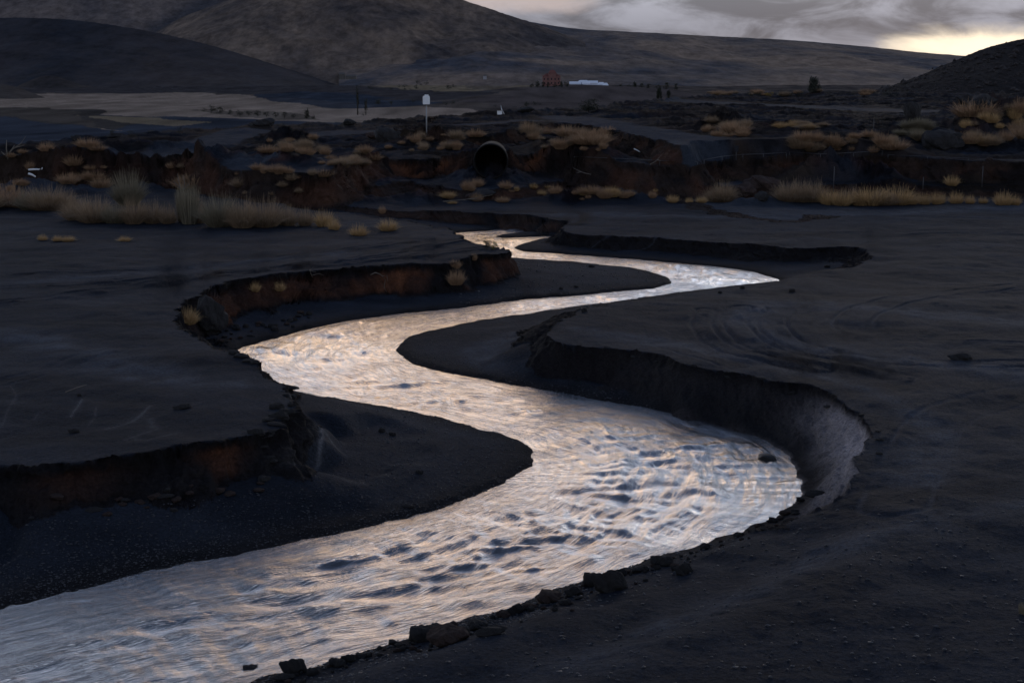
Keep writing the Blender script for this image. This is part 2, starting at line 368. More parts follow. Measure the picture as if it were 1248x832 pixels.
# ochre clay shows only on parts of the banks
clay = soil * pl
inA = np.zeros_like(h)
for (px, py, z, ww, amt) in ((450,342,.7,5.,1.4),(300,365,.7,3.,1.3),(560,335,.7,4.,2.),(275,580,.5,.45,2.0),(318,562,.6,.4,2.4),(70,600,.5,.7,1.0),(665,205,1.7,2.2,2.4),(700,205,1.7,2.,2.),(520,208,1.7,2.,1.8)):
    p = at(px, py, z); inA = np.maximum(inA, amt * np.exp(-((X - p[0]) / ww) ** 2 - ((Y - p[1]) / (ww * .9)) ** 2))
mixc(C3, clay * (.5 * (rad > 60) + inA * (.5 + .5 * np.clip(n2 + .5, 0, 1))), brown)
# the pale face of the right bank, its sky-lit brightness painted into the colour
p = at(1010, 545, .6); a = np.exp(-((X - p[0]) / 1.6) ** 4 - ((Y - p[1]) / 2.6) ** 4) * cl * sst(.88, .70, h) 
mixc(C3, a * .95, (.30, .27, .275))
p = at(870, 495, .5); a = np.exp(-((X - p[0]) / 3.0) ** 2 - ((Y - p[1]) / 3.5) ** 2) * cl * sst(.9, .6, h)
mixc(C3, a * .35, (.05, .045, .048))
mid = sst(77, 80, rad) * sst(2, -2, rad - rch)
v = np.clip(.35 + .9 * fbm(X * .12, Y * .3, 3, 71), 0, 1)
mixc(C3, mid * v * .9, (.036, .026, .021)); 
v = sst(.1, .5, fbm(X * .22, Y * .5, 3, 75)); mixc(C3, mid * v * .4, (.06, .045, .03)); v = sst(.0, .35, fbm(X * .15 + 9, Y * .45, 4, 77)); mixc(C3, mid * v * .75, (.008, .008, .009))
mixc(C3, road * (1 - cl), rdc)
mixc(C3, trk * .7 * (rad < 70), (.06, .068, .088))
for L, z, wd, am in (([(1248,455),(1120,440),(1000,428),(930,405),(915,385),(940,368)],.9,.7,.6),([(1248,395),(1100,380),(1020,372)],.9,.8,.5),([(700,400),(760,408),(850,425),(960,452),(1060,478),(1130,520),(1120,580)],.9,.35,.5),([(0,405),(120,432),(210,462),(280,470)],1.05,.7,.55),([(0,345),(200,330),(420,308)],1.05,.6,.4),([(690,258),(950,262),(1248,250)],.7,1.2,.5),([(1248,610),(1080,640),(900,700),(700,780)],.9,.6,.4),([(640,470),(600,440),(590,420),(640,400)],.3,.4,.5)):
    am = min(1, am * 1.5); P = smooth_poly([at(q[0], q[1], z) for q in L], 6, False); mm = near(X, Y, P, 3) & (cl < .5)
    dd = pdist(X[mm], Y[mm], P) + .3 * n1[mm]; a = np.zeros_like(h); a[mm] = am * np.exp(-(dd / wd) ** 2) * (.6 + .4 * n2[mm]); mixc(C3, a, (.060, .070, .090))
mixc(C3, sst(-.9, -.05, Wt) * sst(.2, -.02, Wt), wet)
# pale scuffs in the sand, with the light they reflect painted in
for L, z, wd, am in (([(130,523),(155,517),(170,508),(184,496)], 1.0, .03, .5), ([(150,520),(170,512),(188,505),(192,502)],1.3,.02,.4), ([(182,492),(186,502)],1.3,.07,.3), ([(163,517),(168,520),(190,518),(215,510)],1.3,.03,.3), ([(355,575),(375,563),(388,550),(392,538),(391,528)], .45, .035, .8), ([(345,512),(365,520),(391,531),(410,537)], .45,.05,.4),
    ([(0,500),(10,480),(18,466),(12,455)],1.3,.02,.25), ([(85,487),(93,478),(99,469)],1.3,.015,.7), ([(106,497),(114,488),(116,478)],1.3,.015,.3), ([(40,490),(46,484)],1.3,.015,.3)):
    P = smooth_poly([at(q[0], q[1], z) for q in L], 6, False); mm = near(X, Y, P, .6)
    dd = pdist(X[mm], Y[mm], P); a = np.zeros_like(h); a[mm] = am * .55 * (np.exp(-(dd / wd) ** 2) + .25 * np.exp(-(dd / (wd * 5)) ** 2)); mixc(C3, a, (.15, .15, .16))
# valley
vm = sst(4, 20, rad - rch)
base = np.array([.033, .030, .030]); pale = np.array([.21, .165, .13]); dk = np.array([.030, .038, .052])
v = np.clip(.5 + .8 * fbm(X / 60, Y / 200, 3, 81), 0, 1)[..., None]
CV = base * 1.3 * (1 - v * .5) + pale * v * .35
def field(poly, col, a=1., z=-17.):
    P = np.array([at(q[0], q[1], z) for q in poly]); best = np.zeros(X.shape, bool)
    mm = vm > 0
    x, y = X[mm], Y[mm]; wob = 1 + .0 * x
    x = x + rad[mm] * .012 * fbm(x / 60, y / 120, 3, 83); y = y * (1 + .03 * fbm(x / 50, y / 300, 3, 84)); ins = np.zeros(x.shape, bool)
    for i in range(len(P)):
        a0, b0 = P[i], P[(i+1) % len(P)]
        if a0[1] == b0[1]: continue
        c = (a0[1] > y) != (b0[1] > y); ins ^= c & (x < a0[0] + (y - a0[1]) * (b0[0] - a0[0]) / (b0[1] - a0[1]))
    best[mm] = ins
    CV[best] = CV[best] * (1 - a) + np.array(col) * a
field([(-400,112),(60,112),(260,113),(420,125),(640,146),(800,170),(700,200),(-400,200)], pale, .95)
field([(430,98),(480,97),(560,98.5),(640,102),(720,108),(600,112),(500,110),(450,104)], (.17,.135,.09), .9)
field([(-400,98),(200,98),(420,104),(560,112),(640,118),(560,124),(480,122),(420,118),(300,113),(-400,113)], (.045,.042,.044), .9)
field([(300,114),(360,111),(420,114),(500,122),(530,126),(470,130),(420,131),(370,127),(320,120)], dk, .9)
field([(560,128),(620,121),(700,118),(830,118),(850,145),(700,143),(620,138)], (.075,.062,.058), .95)
field([(560,104),(660,106),(760,107),(850,112),(830,118),(700,116),(600,114)], (.10,.082,.066), .8)
field([(70,137),(110,137),(160,142),(240,146),(330,151),(400,154),(480,158),(560,210),(160,210),(140,160),(120,150)], dk, .95)
field([(-400,146),(40,150),(90,152),(130,158),(150,170),(180,200),(-400,200)], dk, .95)
field([(-400,128),(60,131),(110,136),(160,143),(190,150),(150,160),(90,154),(20,150),(-400,150)], (.055,.048,.042), .9)
field([(100,141),(150,143),(190,147),(240,153),(210,156),(160,152),(120,147)], (.19,.15,.10), .8)
field([(240,136),(300,139),(380,144),(400,149),(330,149),(270,145)], (.07,.06,.05), .7)
CV = CV * (1.12 + .45 * fbm(X / 22, Y / 90, 4, 86))[..., None]
C3 = C3 * (1 - vm[..., None]) + CV * vm[..., None]
def ground_mat():
    m = mat('black_sand'); nt = m.node_tree; b = nt.nodes['Principled BSDF']; L = nt.links.new
    at_ = nd(nt, 'ShaderNodeAttribute', attribute_name='base'); at_.attribute_type = 'GEOMETRY'
    g = nd(nt, 'ShaderNodeNewGeometry')
    n1 = nd(nt, 'ShaderNodeTexNoise', inp={'Scale': 22., 'Detail': 7, 'Roughness': .75}); L(g.outputs['Position'], n1.inputs['Vector'])
    n3 = nd(nt, 'ShaderNodeTexNoise', inp={'Scale': 1.1, 'Detail': 9, 'Roughness': .68}); L(g.outputs['Position'], n3.inputs['Vector'])
    r1 = nd(nt, 'ShaderNodeMapRange', inp={'From Min': .3, 'From Max': .72, 'To Min': .4, 'To Max': 1.8}); L(n1.outputs['Fac'], r1.inputs['Value'])
    r3_ = nd(nt, 'ShaderNodeMapRange', inp={'From Min': .3, 'From Max': .7, 'To Min': .75, 'To Max': 1.25}); L(n3.outputs['Fac'], r3_.inputs['Value'])
    mu = nd(nt, 'ShaderNodeMath', operation='MULTIPLY'); L(r1.outputs[0], mu.inputs[0]); L(r3_.outputs[0], mu.inputs[1])
    sc = nd(nt, 'ShaderNodeVectorMath', operation='SCALE'); L(at_.outputs['Color'], sc.inputs[0]); L(mu.outputs[0], sc.inputs['Scale'])
    L(sc.outputs[0], b.inputs['Base Color']); b.inputs['Roughness'].default_value = .78; sp2 = nd(nt, 'ShaderNodeMath', operation='MULTIPLY'); sp2.inputs[1].default_value = .05; L(at_.outputs['Alpha'], sp2.inputs[0]); L(sp2.outputs[0], b.inputs['Specular IOR Level'])
    n2 = nd(nt, 'ShaderNodeTexNoise', inp={'Scale': 45., 'Detail': 5, 'Roughness': .7}); L(g.outputs['Position'], n2.inputs['Vector'])
    n4 = nd(nt, 'ShaderNodeTexVoronoi', inp={'Scale': 14.}); L(g.outputs['Position'], n4.inputs['Vector'])
    b1 = nd(nt, 'ShaderNodeBump', inp={'Strength': .8, 'Distance': .02}); L(n2.outputs['Fac'], b1.inputs['Height'])
    b2_ = nd(nt, 'ShaderNodeBump', inp={'Strength': .35, 'Distance': .03}); L(n4.outputs['Distance'], b2_.inputs['Height']); L(b1.outputs[0], b2_.inputs['Normal'])
    b3_ = nd(nt, 'ShaderNodeBump', inp={'Strength': .8, 'Distance': .08}); L(n3.outputs['Fac'], b3_.inputs['Height']); L(b2_.outputs[0], b3_.inputs['Normal'])
    L(b3_.outputs[0], b.inputs['Normal'])
    return m
M_ground = ground_mat()
V = np.stack([X, Y, h], -1).reshape(-1, 3)
me = np_mesh('ground', V, grid_faces(*h.shape)[:, ::-1], M_ground)
ca = me.color_attributes.new('base', 'FLOAT_COLOR', 'POINT')
ca.data.foreach_set('color', np.concatenate([C3.reshape(-1, 3), (1 - .75 * mid - vm).clip(0, 1).reshape(-1, 1)], 1).astype(np.float32).ravel())
tag(link('ground', me), kind='structure')
print('ground', h.shape)
del V, vm, mid, C3, X, Y, h, cl, soil, road, trk, Wt, n1, n2, CV

# ------------------------------------------------------------------ the water
CENT = [(690,280),(620,280.5),(575,287),(580,297),(612,306),(680,313),(760,319),(830,330),(880,341),(820,352),(740,362),(600,380),(480,393),(400,412),(375,440),(430,466),(560,490),(680,515),(760,550),(790,590),(740,640),(600,690),(420,735),(200,790),(0,850),(-200,950),(-400,1100)]
CP = smooth_poly([at(*p) for p in CENT], 8, False)
cl_len = np.concatenate([[0], np.cumsum(np.hypot(*np.diff(CP, axis=0).T))])
def flow(x, y):
    best = np.full(x.shape, 1e9, np.float32); U = np.zeros_like(best); Vv = np.zeros_like(best)
    for i, (a, b) in enumerate(zip(CP[:-1], CP[1:])):
        d = b - a; L = math.hypot(*d) + 1e-9
        t = np.clip(((x - a[0]) * d[0] + (y - a[1]) * d[1]) / L / L, 0, 1)
        q = (x - a[0] - t*d[0])**2 + (y - a[1] - t*d[1])**2
        mk = q < best; best[mk] = q[mk]; U[mk] = (cl_len[i] + t * L)[mk]; Vv[mk] = (((x - a[0]) * d[1] - (y - a[1]) * d[0]) / L)[mk]
    return U, Vv
tw = np.linspace(-.5, .5, 1000)
rw = [12.5]
while rw[-1] < 72: rw.append(rw[-1] + min(max(rw[-1]**2 / 9000., .025), .25))
rw = np.array(rw, np.float32)
WX = (rw[:, None] * np.sin(tw)[None]).astype(np.float32); WY = (rw[:, None] * np.cos(tw)[None]).astype(np.float32)
ins = samp(rW, WX, WY) > -.7
U = np.zeros_like(WX); VV = np.zeros_like(WX); U[ins], VV[ins] = flow(WX[ins], WY[ins])
sdw = samp(rW, WX, WY)
# a little wandering of the current lines
VVw = VV + .35 * pn(U * .18, VV * .3, 90) + .16 * pn(U * .8, VV * 1.0, 103) ; Uw = U + .5 * pn(U * .3, VV * .5, 91)
calm = sst(0, .55, sdw)
rough = .45 + .75 * sst(-.15, .35, pn(U * .13, VV * .25, 92)) + .5 * np.exp(-((VV + .3) / 1.2) ** 2)
# swirls bend the streaks
wz = .034 * pn(Uw * .34 + .6 * pn(U * .5, VV * .7, 104), VVw * .95 + .5 * pn(U * .6, VV * .6, 105), 93) + .020 * pn(Uw * .6, VVw * 2.3, 94) + .013 * pn(Uw * 1.2, VVw * 4.4, 95) + .008 * pn(Uw * 2.6, VVw * 8.5, 96)
wz2 = .014 * (1 - 2 * np.abs(pn(Uw * .5 + .5*VVw, VVw * 1.6, 97))) + .009 * (1 - 2 * np.abs(pn(Uw * 1.1 + .4 * VVw, VVw * 3.6, 98)))
cross = .010 * pn(Uw * 2.4, VVw * .9, 99) + .005 * pn(Uw * 5, VVw * 2., 100)
damp = np.clip(26 / rw, .8, 1)[:, None]
WZ = (wz * rough * .75 + wz2 * rough * .8 + cross * rough * 1.2) * (.12 + .88 * calm) * damp * 1.6
# standing waves over sunken stones
WST = [(655,655,.35,.06),(640,668,.4,.05),(575,690,.35,.05),(500,716,.45,.06),(480,470,.5,.07),(510,468,.35,.06),(790,532,.4,.05),(820,560,.5,.05),(800,600,.5,.05),(770,575,.45,.04),(720,595,.4,.05),(860,545,.4,.05),(700,560,.4,.03),(250,750,.5,.06),(330,725,.45,.06),(380,745,.45,.06),(560,735,.5,.04),(620,640,.4,.04),(150,780,.5,.05)]
_r = random.Random(8)
for k in range(24):
    i_ = _r.randrange(60, len(CP) - 30); a_, b_ = CP[i_], CP[i_ + 1]; t_ = (b_ - a_) / (np.hypot(*(b_ - a_)) + 1e-6); q_ = a_ + np.array([-t_[1], t_[0]]) * _r.gauss(0, 1.1)
    WST.append((q_, None, _r.uniform(.1, .3), _r.uniform(.012, .028)))
for px, py, s_, a_ in WST:
    p = px if py is None else at(px, py); s_ = s_ if py is None else s_ * .75; a_ = a_ if py is None else a_ * .45; dx = WX - p[0]; dy = WY - p[1]
    uu = (dx * .94 + dy * .34); vv2 = (-dx * .34 + dy * .94)
    WZ += a_ * np.exp(-(uu / s_ / 2.6) ** 2 - (vv2 / s_) ** 2) * np.cos(vv2 / s_ * 3.3 + uu * 1.5 + .8 * pn(uu * 3, vv2 * 3, 101))
fid = grid_faces(*WX.shape)
keep = ins.reshape(-1)[fid].all(1); fid = fid[keep][:, ::-1]
idx, inv = np.unique(fid, return_inverse=True); fid = inv.reshape(-1, 4)
Vw = np.stack([WX, WY, WZ], -1).reshape(-1, 3)[idx]
def water_mat():
    m = mat('river_water'); nt = m.node_tree; L = nt.links.new; b = nt.nodes['Principled BSDF']; out = nt.nodes['Material Output']
    a = nd(nt, 'ShaderNodeAttribute', attribute_name='flow')
    def nz(sx, sy, det, ro=.6, dis=.0):
        mp = nd(nt, 'ShaderNodeMapping'); mp.inputs['Scale'].default_value = (sx, sy, 1); L(a.outputs['Vector'], mp.inputs['Vector'])
        n = nd(nt, 'ShaderNodeTexNoise', inp={'Scale': 1., 'Detail': det, 'Roughness': ro, 'Distortion': dis}); L(mp.outputs[0], n.inputs['Vector']); return n
    n1 = nz(1.2, 5.5, 7, .62, 2.6); n2 = nz(5, 22, 4, .7, .6); n3 = nz(.5, 1.6, 4, .6, 1.)
    b1 = nd(nt, 'ShaderNodeBump', inp={'Strength': .5, 'Distance': .05}); L(n1.outputs['Fac'], b1.inputs['Height'])
    b2_ = nd(nt, 'ShaderNodeBump', inp={'Strength': .35, 'Distance': .015}); L(n2.outputs['Fac'], b2_.inputs['Height']); L(b1.outputs[0], b2_.inputs['Normal'])
    b.inputs['Base Color'].default_value = (.03, .034, .042, 1); b.inputs['IOR'].default_value = 1.33; b.inputs['Roughness'].default_value = .12
    L(b2_.outputs[0], b.inputs['Normal'])
    gl = nd(nt, 'ShaderNodeBsdfGlossy'); gl.inputs['Color'].default_value = (.98, .98, 1., 1); gl.inputs['Roughness'].default_value = .10; L(b2_.outputs[0], gl.inputs['Normal'])
    lw = nd(nt, 'ShaderNodeLayerWeight', inp={'Blend': .35}); L(b2_.outputs[0], lw.inputs['Normal'])
    mr = nd(nt, 'ShaderNodeMapRange', inp={'From Min': .25, 'From Max': .85, 'To Min': .06, 'To Max': .98}); L(lw.outputs['Facing'], mr.inputs['Value'])
    mx = nd(nt, 'ShaderNodeMixShader'); L(mr.outputs[0], mx.inputs[0]); L(b.outputs[0], mx.inputs[1]); L(gl.outputs[0], mx.inputs[2])
    L(mx.outputs[0], out.inputs['Surface'])
    return m
mw = np_mesh('river_water', Vw, fid, water_mat())
fa = mw.attributes.new('flow', 'FLOAT_VECTOR', 'POINT')
fa.data.foreach_set('vector', np.stack([Uw, VVw, Uw * 0], -1).reshape(-1, 3)[idx].astype(np.float32).ravel())
tag(link('river_water', mw), kind='structure')
print('water', len(Vw))

# ------------------------------------------------------------------ hills
def hill(name, ridge, D, foot_y, depth, back, col, seed, gully=.12, nx=420, ny=120, col2=None, lean=0., blend=.5, rockbump=0., cs=1/300.):
    rx = np.array([p[0] for p in ridge], float); ry = np.array([p[1] for p in ridge], float)
    px = np.linspace(rx[0], rx[-1], nx); py = np.interp(px, rx, ry)
    kk = max(3, nx // 40); pyp = np.pad(py, kk, 'edge'); py = np.convolve(pyp, np.ones(2*kk+1) / (2*kk+1), 'same')[kk:-kk]
    X0 = (px - 624) / F * D / cp * 1.0
    zr = np.array([H + D * math.tan(elev(q)) for q in py]); zf = H + (D - depth) * math.tan(elev(foot_y)) if foot_y else -18
    zf = min(zf, -10) if foot_y is None else zf
    t = np.linspace(0, 1, ny); tb = np.linspace(0, 1, ny // 3)[1:]
    prof = t ** 1.15 * (1 - .25 * (1 - t)) ; 
    T = np.concatenate([t, 1 + tb]); PF = np.concatenate([prof, 1 - tb * .9])
    Yy = np.concatenate([D - depth * (1 - t), D + back * tb])
    XX = X0[None] * (Yy[:, None] / D) + lean * (1 - np.minimum(T, 1))[:, None]; YY = np.repeat(Yy[:, None], nx, 1)
    rng = zr.max() - zf
    hh = np.maximum(zr - zf, 0)
    ZZ = zf - 2 + hh[None] * PF[:, None] + 2 * np.minimum(T * 3, 1)[:, None]
    env = np.clip(np.sin(np.pi * np.clip(T, 0, 1)) , 0, 1)[:, None] * .9 + .03
    L = depth
    wv = .5 * pn(XX / L * 1.3, YY / L * 1.3, seed)
    g = 1 - 2 * np.abs(pn(XX / L * 5 + wv * 2, YY / L * 1.8 + wv, seed + 1))
    g2 = 1 - 2 * np.abs(pn(XX / L * 12 + wv * 3, YY / L * 4, seed + 2))
    amp = gully * hh[None]
    ZZ = ZZ + env * amp * (wv * .8 + g * .45 + g2 * .18 + .12 * fbm(XX / L * 22, YY / L * 22, 3, seed + 3))
    ZZ = ZZ + (.004 * rng) * fbm(XX / L * 60, YY / L * 60, 2, seed + 5)
    V = np.stack([XX, YY, ZZ], -1).reshape(-1, 3)
    me = np_mesh(name, V, grid_faces(*XX.shape)[:, ::-1], col)
    return tag(link(name, me), kind='structure')
def hill_mat(name, c1, c2, scale, c3=None, bd=6.):
    m = mat(name); nt = m.node_tree; L = nt.links.new; b = nt.nodes['Principled BSDF']
    g = nd(nt, 'ShaderNodeNewGeometry'); mp = nd(nt, 'ShaderNodeMapping'); mp.inputs['Scale'].default_value = (1, .35, 1.5); L(g.outputs['Position'], mp.inputs['Vector'])
    n = nd(nt, 'ShaderNodeTexNoise', inp={'Scale': scale, 'Detail': 9, 'Roughness': .62, 'Distortion': .8}); L(mp.outputs[0], n.inputs['Vector'])
    n2 = nd(nt, 'ShaderNodeTexNoise', inp={'Scale': scale * 14, 'Detail': 6, 'Roughness': .75}); L(mp.outputs[0], n2.inputs['Vector'])
    r = nd(nt, 'ShaderNodeValToRGB'); r.color_ramp.elements[0].position = .40; r.color_ramp.elements[0].color = (*c1, 1); r.color_ramp.elements[1].position = .62; r.color_ramp.elements[1].color = (*c2, 1)
    L(n.outputs['Fac'], r.inputs[0])
    mr = nd(nt, 'ShaderNodeMapRange', inp={'From Min': .35, 'From Max': .68, 'To Min': .6, 'To Max': 1.45}); L(n2.outputs['Fac'], mr.inputs['Value'])
    sc = nd(nt, 'ShaderNodeVectorMath', operation='SCALE'); L(r.outputs[0], sc.inputs[0]); L(mr.outputs[0], sc.inputs['Scale']); L(sc.outputs[0], b.inputs['Base Color'])
    b.inputs['Roughness'].default_value = 1; b.inputs['Specular IOR Level'].default_value = .05
    bp = nd(nt, 'ShaderNodeBump', inp={'Strength': .6, 'Distance': bd}); L(n2.outputs['Fac'], bp.inputs['Height']); L(bp.outputs[0], b.inputs['Normal'])
    return m
HM1 = hill_mat('hill_dark', (.018, .023, .033), (.055, .046, .046), 1/900)
HM2 = hill_mat('hill_brown', (.050, .045, .048), (.20, .148, .112), 1/420)  # this and the next two albedos are brightened in place of haze
HM3 = hill_mat('hill_far', (.052, .052, .060), (.16, .128, .112), 1/500)
HM4 = hill_mat('hill_long', (.042, .050, .068), (.21, .155, .118), 1/500)
HM5 = hill_mat('hill_scree', (.018, .017, .018), (.034, .030, .029), 1/25, bd=.8)
HM0 = hill_mat('hill_mound', (.030, .028, .030), (.045, .038, .037), 1/200, bd=2)
hill('far_hill', [(-700,-60),(-200,-50),(0,-60),(200,-30),(290,-10),(420,-20),(560,0),(640,60),(700,100)], 6500, 104, 1800, 1500, HM3, 3, .10)
hill('central_hill', [(120,108),(180,60),(215,33),(240,20),(290,2),(350,-24),(420,-46),(490,-38),(560,-2),(600,12),(660,32),(720,56),(800,82),(880,101),(960,110)], 4800, 102, 1300, 1200, HM2, 13, .2, nx=560)
hill('long_hill', [(420,60),(560,22),(620,22),(660,30),(700,36),(800,41),(950,49),(1050,58),(1110,65),(1165,69),(1230,78),(1400,100)], 5600, 108, 2600, 1500, HM4, 23, .30, nx=520)
hill('left_hill', [(-600,60),(-250,30),(-80,24),(0,22.5),(60,21.5),(120,25),(200,38),(260,52),(300,64),(360,84),(400,97),(440,108),(480,113)], 3600, 113, 800, 700, HM1, 33, .05, nx=420)
hill('small_mound', [(30,110),(55,99),(70,92.5),(85,92.5),(100,98),(125,106),(180,111)], 2600, 112.5, 120, 150, HM0, 43, .1, nx=90, ny=40)
hill('low_brown_hill', [(-300,70),(-120,86),(0,98),(40,106),(75,120),(100,133),(112,137)], 1500, 138, 250, 250, HM0, 53, .05, nx=160, ny=60)
hill('scree_hill', [(1030,122),(1062,108),(1078,102),(1100,95),(1130,80),(1150,72),(1172,61),(1198,53),(1225,47),(1248,44),(1300,34),(1380,22),(1500,10),(1700,10)], 420, 125, 70, 80, HM5, 63, .10, nx=420, ny=160)

# ------------------------------------------------------------------ rocks
def rock_mesh(name, seed, m, sub=4, flat=.75, rough=.28, el=1.):
    bm = bmesh.new(); bmesh.ops.create_icosphere(bm, subdivisions=sub, radius=1.)
    rs = np.random.RandomState(seed)
    pts = np.array([v.co[:] for v in bm.verts], np.float32)
    off = rs.rand(3) * 40
    # knock flat facets off the ball, then roughen
    for k in range(11):
        nrm = rs.randn(3); nrm /= np.linalg.norm(nrm); c = .62 + rs.rand() * .22
        dd = pts @ nrm; over = np.maximum(dd - c, 0)[:, None]; pts -= over * nrm * .78
    n = fbm(pts[:, 0] * 1.6 + pts[:, 2] * .9 + off[0], pts[:, 1] * 1.6 - pts[:, 2] * 1.1 + off[1], 4, seed % 7)
    pts *= (1 + rough * .5 * n)[:, None]
    pts[:, 0] *= el; pts[:, 2] *= flat
    for v, q in zip(bm.verts, pts): v.co = q
    for f in bm.faces: f.smooth = True
    me = bpy.data.meshes.new(name); bm.to_mesh(me); bm.free(); me.materials.append(m); 
    try: me.set_sharp_from_angle(angle=R(38))
    except Exception: pass
    return me
M_rock = simple('basalt', (.022, .021, .022), .85, .5, 3, .9, 9, .3, dist=.06)
M_rock2 = simple('basalt_brown', (.045, .03, .026), .9, .5, 3, .9, 9, .25, dist=.06)
M_rockw = simple('basalt_wet', (.012, .012, .013), .45, .4, 3, .6, 9, .5, dist=.04)
ROCKS = [rock_mesh('rock', 10 + i, M_rock, 4, .6 + .2 * (i % 3), .55, 1 + .25 * (i % 4)) for i in range(6)]
ROCKB = [rock_mesh('rock', 30 + i, M_rock2, 4, .65, .6, 1.2) for i in range(3)]
ROCKW = [rock_mesh('rock', 40 + i, M_rockw, 4, .5, .25, 1.3) for i in range(2)]
def put_rock(px, py, wpx, label, name='rock', cat='rock', group=None, kind=0, sc=None, sink=.25, seed=None, z=None, hz=1.):
    x, y, zz = zat(px, py)
    if z is not None: x, y = at(px, py, z); zz = z
    D_ = math.hypot(x, y); rad_ = wpx / 2 / F * D_ * (1.05 if group == G else 1)
    pool = (ROCKS, ROCKB, ROCKW)[kind]; rs = random.Random(seed or int(px * 7 + py)); me = pool[rs.randrange(len(pool))]
    o = link(name, me, loc=(x, y + rad_ * .4, zz + rad_ * hz * (.55 - sink)))
    sx = rad_ / (1.15 if kind else 1.05); o.scale = sc and (sx * sc[0], sx * sc[1], sx * sc[2]) or (sx, sx * rs.uniform(.8, 1.1), sx * hz)
    o.rotation_euler = (rs.uniform(-.15, .15), rs.uniform(-.15, .15), rs.uniform(-.5, .5))
    return tag(o, label, cat, group)
G = 'stones lining the near right water edge'
for a in [(744,721,38,'large rounded dark boulder pair member nearest the lower right water edge',0),(722,716,26,'tall pointed dark boulder against the water left of the largest edge boulder',0),
 (777,698,17,'squat dark stone at the water edge right of the largest edge boulder',0),(757,702,14,'small dark stone just left of the squat water-edge stone',0),(834,702,20,'lone dark stone set back on the sand below the water edge',0),
 (671,735,32,'broad dark reddish block at the water edge left of the pointed boulder',1),(699,728,17,'round dark stone between the reddish block and pointed boulder',0),(688,738,14,'small stone in front of the round edge stone',0),
 (646,745,18,'reddish brown stone at the water, left of the broad reddish block',1),(629,749,18,'dark round stone beside the reddish brown edge stone',0),(614,753,18,'brown lump at the right end of the long rocky pile',1),(608,768,14,'small rock half sunk behind the rocky pile',0),
 (580,767,26,'rugged upright rock in the middle of the rocky pile by the water',0),(512,783,32,'tall dark crag at the left end of the rocky pile by the water',0),(546,786,52,'wide craggy rock forming the body of the rocky pile',1),(530,775,22,'craggy rock leaning on the tall crag',0),(560,778,24,'dark block on top of the wide craggy rock',0),(596,775,24,'low rock at the right foot of the craggy pile',0),
 (478,785,13,'dark cube-like stone at the water left of the crag',0),(463,791,8,'smallest of the dark stones left of the crag',0),(358,820,26,'dark rounded boulder at the bottom water edge',0),(305,828,27,'dark boulder in the water margin at the very bottom edge',0),(346,829,18,'dark stone beside the rounded boulder at the bottom edge',0),(410,812,20,'low dark stone on the bottom sand edge',0),(425,806,14,'small dark stone near the bottom sand edge',0),(380,824,14,'flat dark stone at the bottom beside the boulder',0),(440,803,12,'small angular stone before the crag',0),
 (957,628,14,'brown stone where the pale cut bank meets the water',1),(975,612,12,'small dark stone under the pale cut bank',0),(995,607,20,'dark clod at the foot of the pale cut bank',0),(860,670,14,'small dark stone at the middle of the near water edge',0),(900,655,12,'small dark clod on the near water edge below the pale bank',0),(806,690,26,'low wide dark rock on the sand at the near water edge',0),(550,766,16,'knobbly stone topping the rocky pile',1)]:
    put_rock(a[0], a[1], a[2], a[3], group=G, kind=a[4], hz=.95)
put_rock(936,561,27,'flat black stone standing in the water below the pale cut bank', kind=2, z=.0, sink=.45)
put_rock(388,523,10,'left one of two dark stones on the sand spit beside the river', z=.4); put_rock(393,529,7,'right one of two dark stones on the sand spit beside the river', z=.4)
put_rock(478,531,9,'dark stone at the foot of the spit slope near the river bend'); put_rock(465,528,10,'slightly larger stone beside the stone on the spit slope')
put_rock(511,577,9,'lone dark stone on the gravel spit inside the river bend')
put_rock(497,620,10,'flat stone by the lower edge of the gravel spit')
put_rock(721,326,8,'dark stone on the far bar between two river reaches'); put_rock(748,366,9,'dark stone on the right edge of the middle reach'); put_rock(731,369,8,'low dark stone left of the one on the middle reach edge'); put_rock(712,381,7,'dark clod on the sand just below the middle reach')
put_rock(702,351,5,'small dark stone on the inner side of the middle bar'); put_rock(684,353,6,'small dark stone left of the middle bar stone')
put_rock(1172,440,22,'low dark stone alone on the wide right sand flat', hz=.5); put_rock(96,484,6,'small dark stone on the left sand flat by a twig')
put_rock(90,528,12,'low dark stone on the left sand flat near the edge', hz=.6); put_rock(222,499,18,'low dark hummock of stone on the left sand beside pale scuffs', hz=.5)
put_rock(653,281,12,'dark stone at the tail of the far islet', z=.02); put_rock(1008,326,8,'dark stone in the hollow of the far right bank'); put_rock(965,356,7,'dark stone on the sand right of the river tip')
put_rock(878,358,6,'dark clod at the right river tip edge'); put_rock(905,352,5,'small clod at the right river tip edge')
put_rock(255,408,44,'tall black upright block fallen against the ochre left bank', hz=1.6, sink=.0); 
put_rock(1113,148,20,'tall dark standing rock on the upper right terrace', hz=1.6, sink=0.); put_rock(1147,183,44,'black domed boulder on the right terrace wall', hz=.8, sink=.1)
put_rock(1200,132,36,'dark rock outcrop at the foot of the scree hill', hz=.8); put_rock(1180,128,24,'dark rock left of the scree-foot outcrop', hz=.7)
put_rock(425,153,16,'dark boulder on the skyline left of the white box post', hz=1.1); put_rock(318,155,26,'dark boulder on the far left skyline of the lava field', hz=.7); put_rock(470,172,30,'dark boulder cluster stone behind the scrub left of the post', hz=.9); put_rock(457,170,22,'lighter boulder beside the boulder behind the scrub', kind=1)
put_rock(1207,198,10,'pale rounded stone on top of the right terrace wall', kind=1); put_rock(588,240,32,'large grey slab on the sand below the culvert', hz=.6); put_rock(575,243,16,'ochre rock beside the grey slab below the culvert', kind=1)
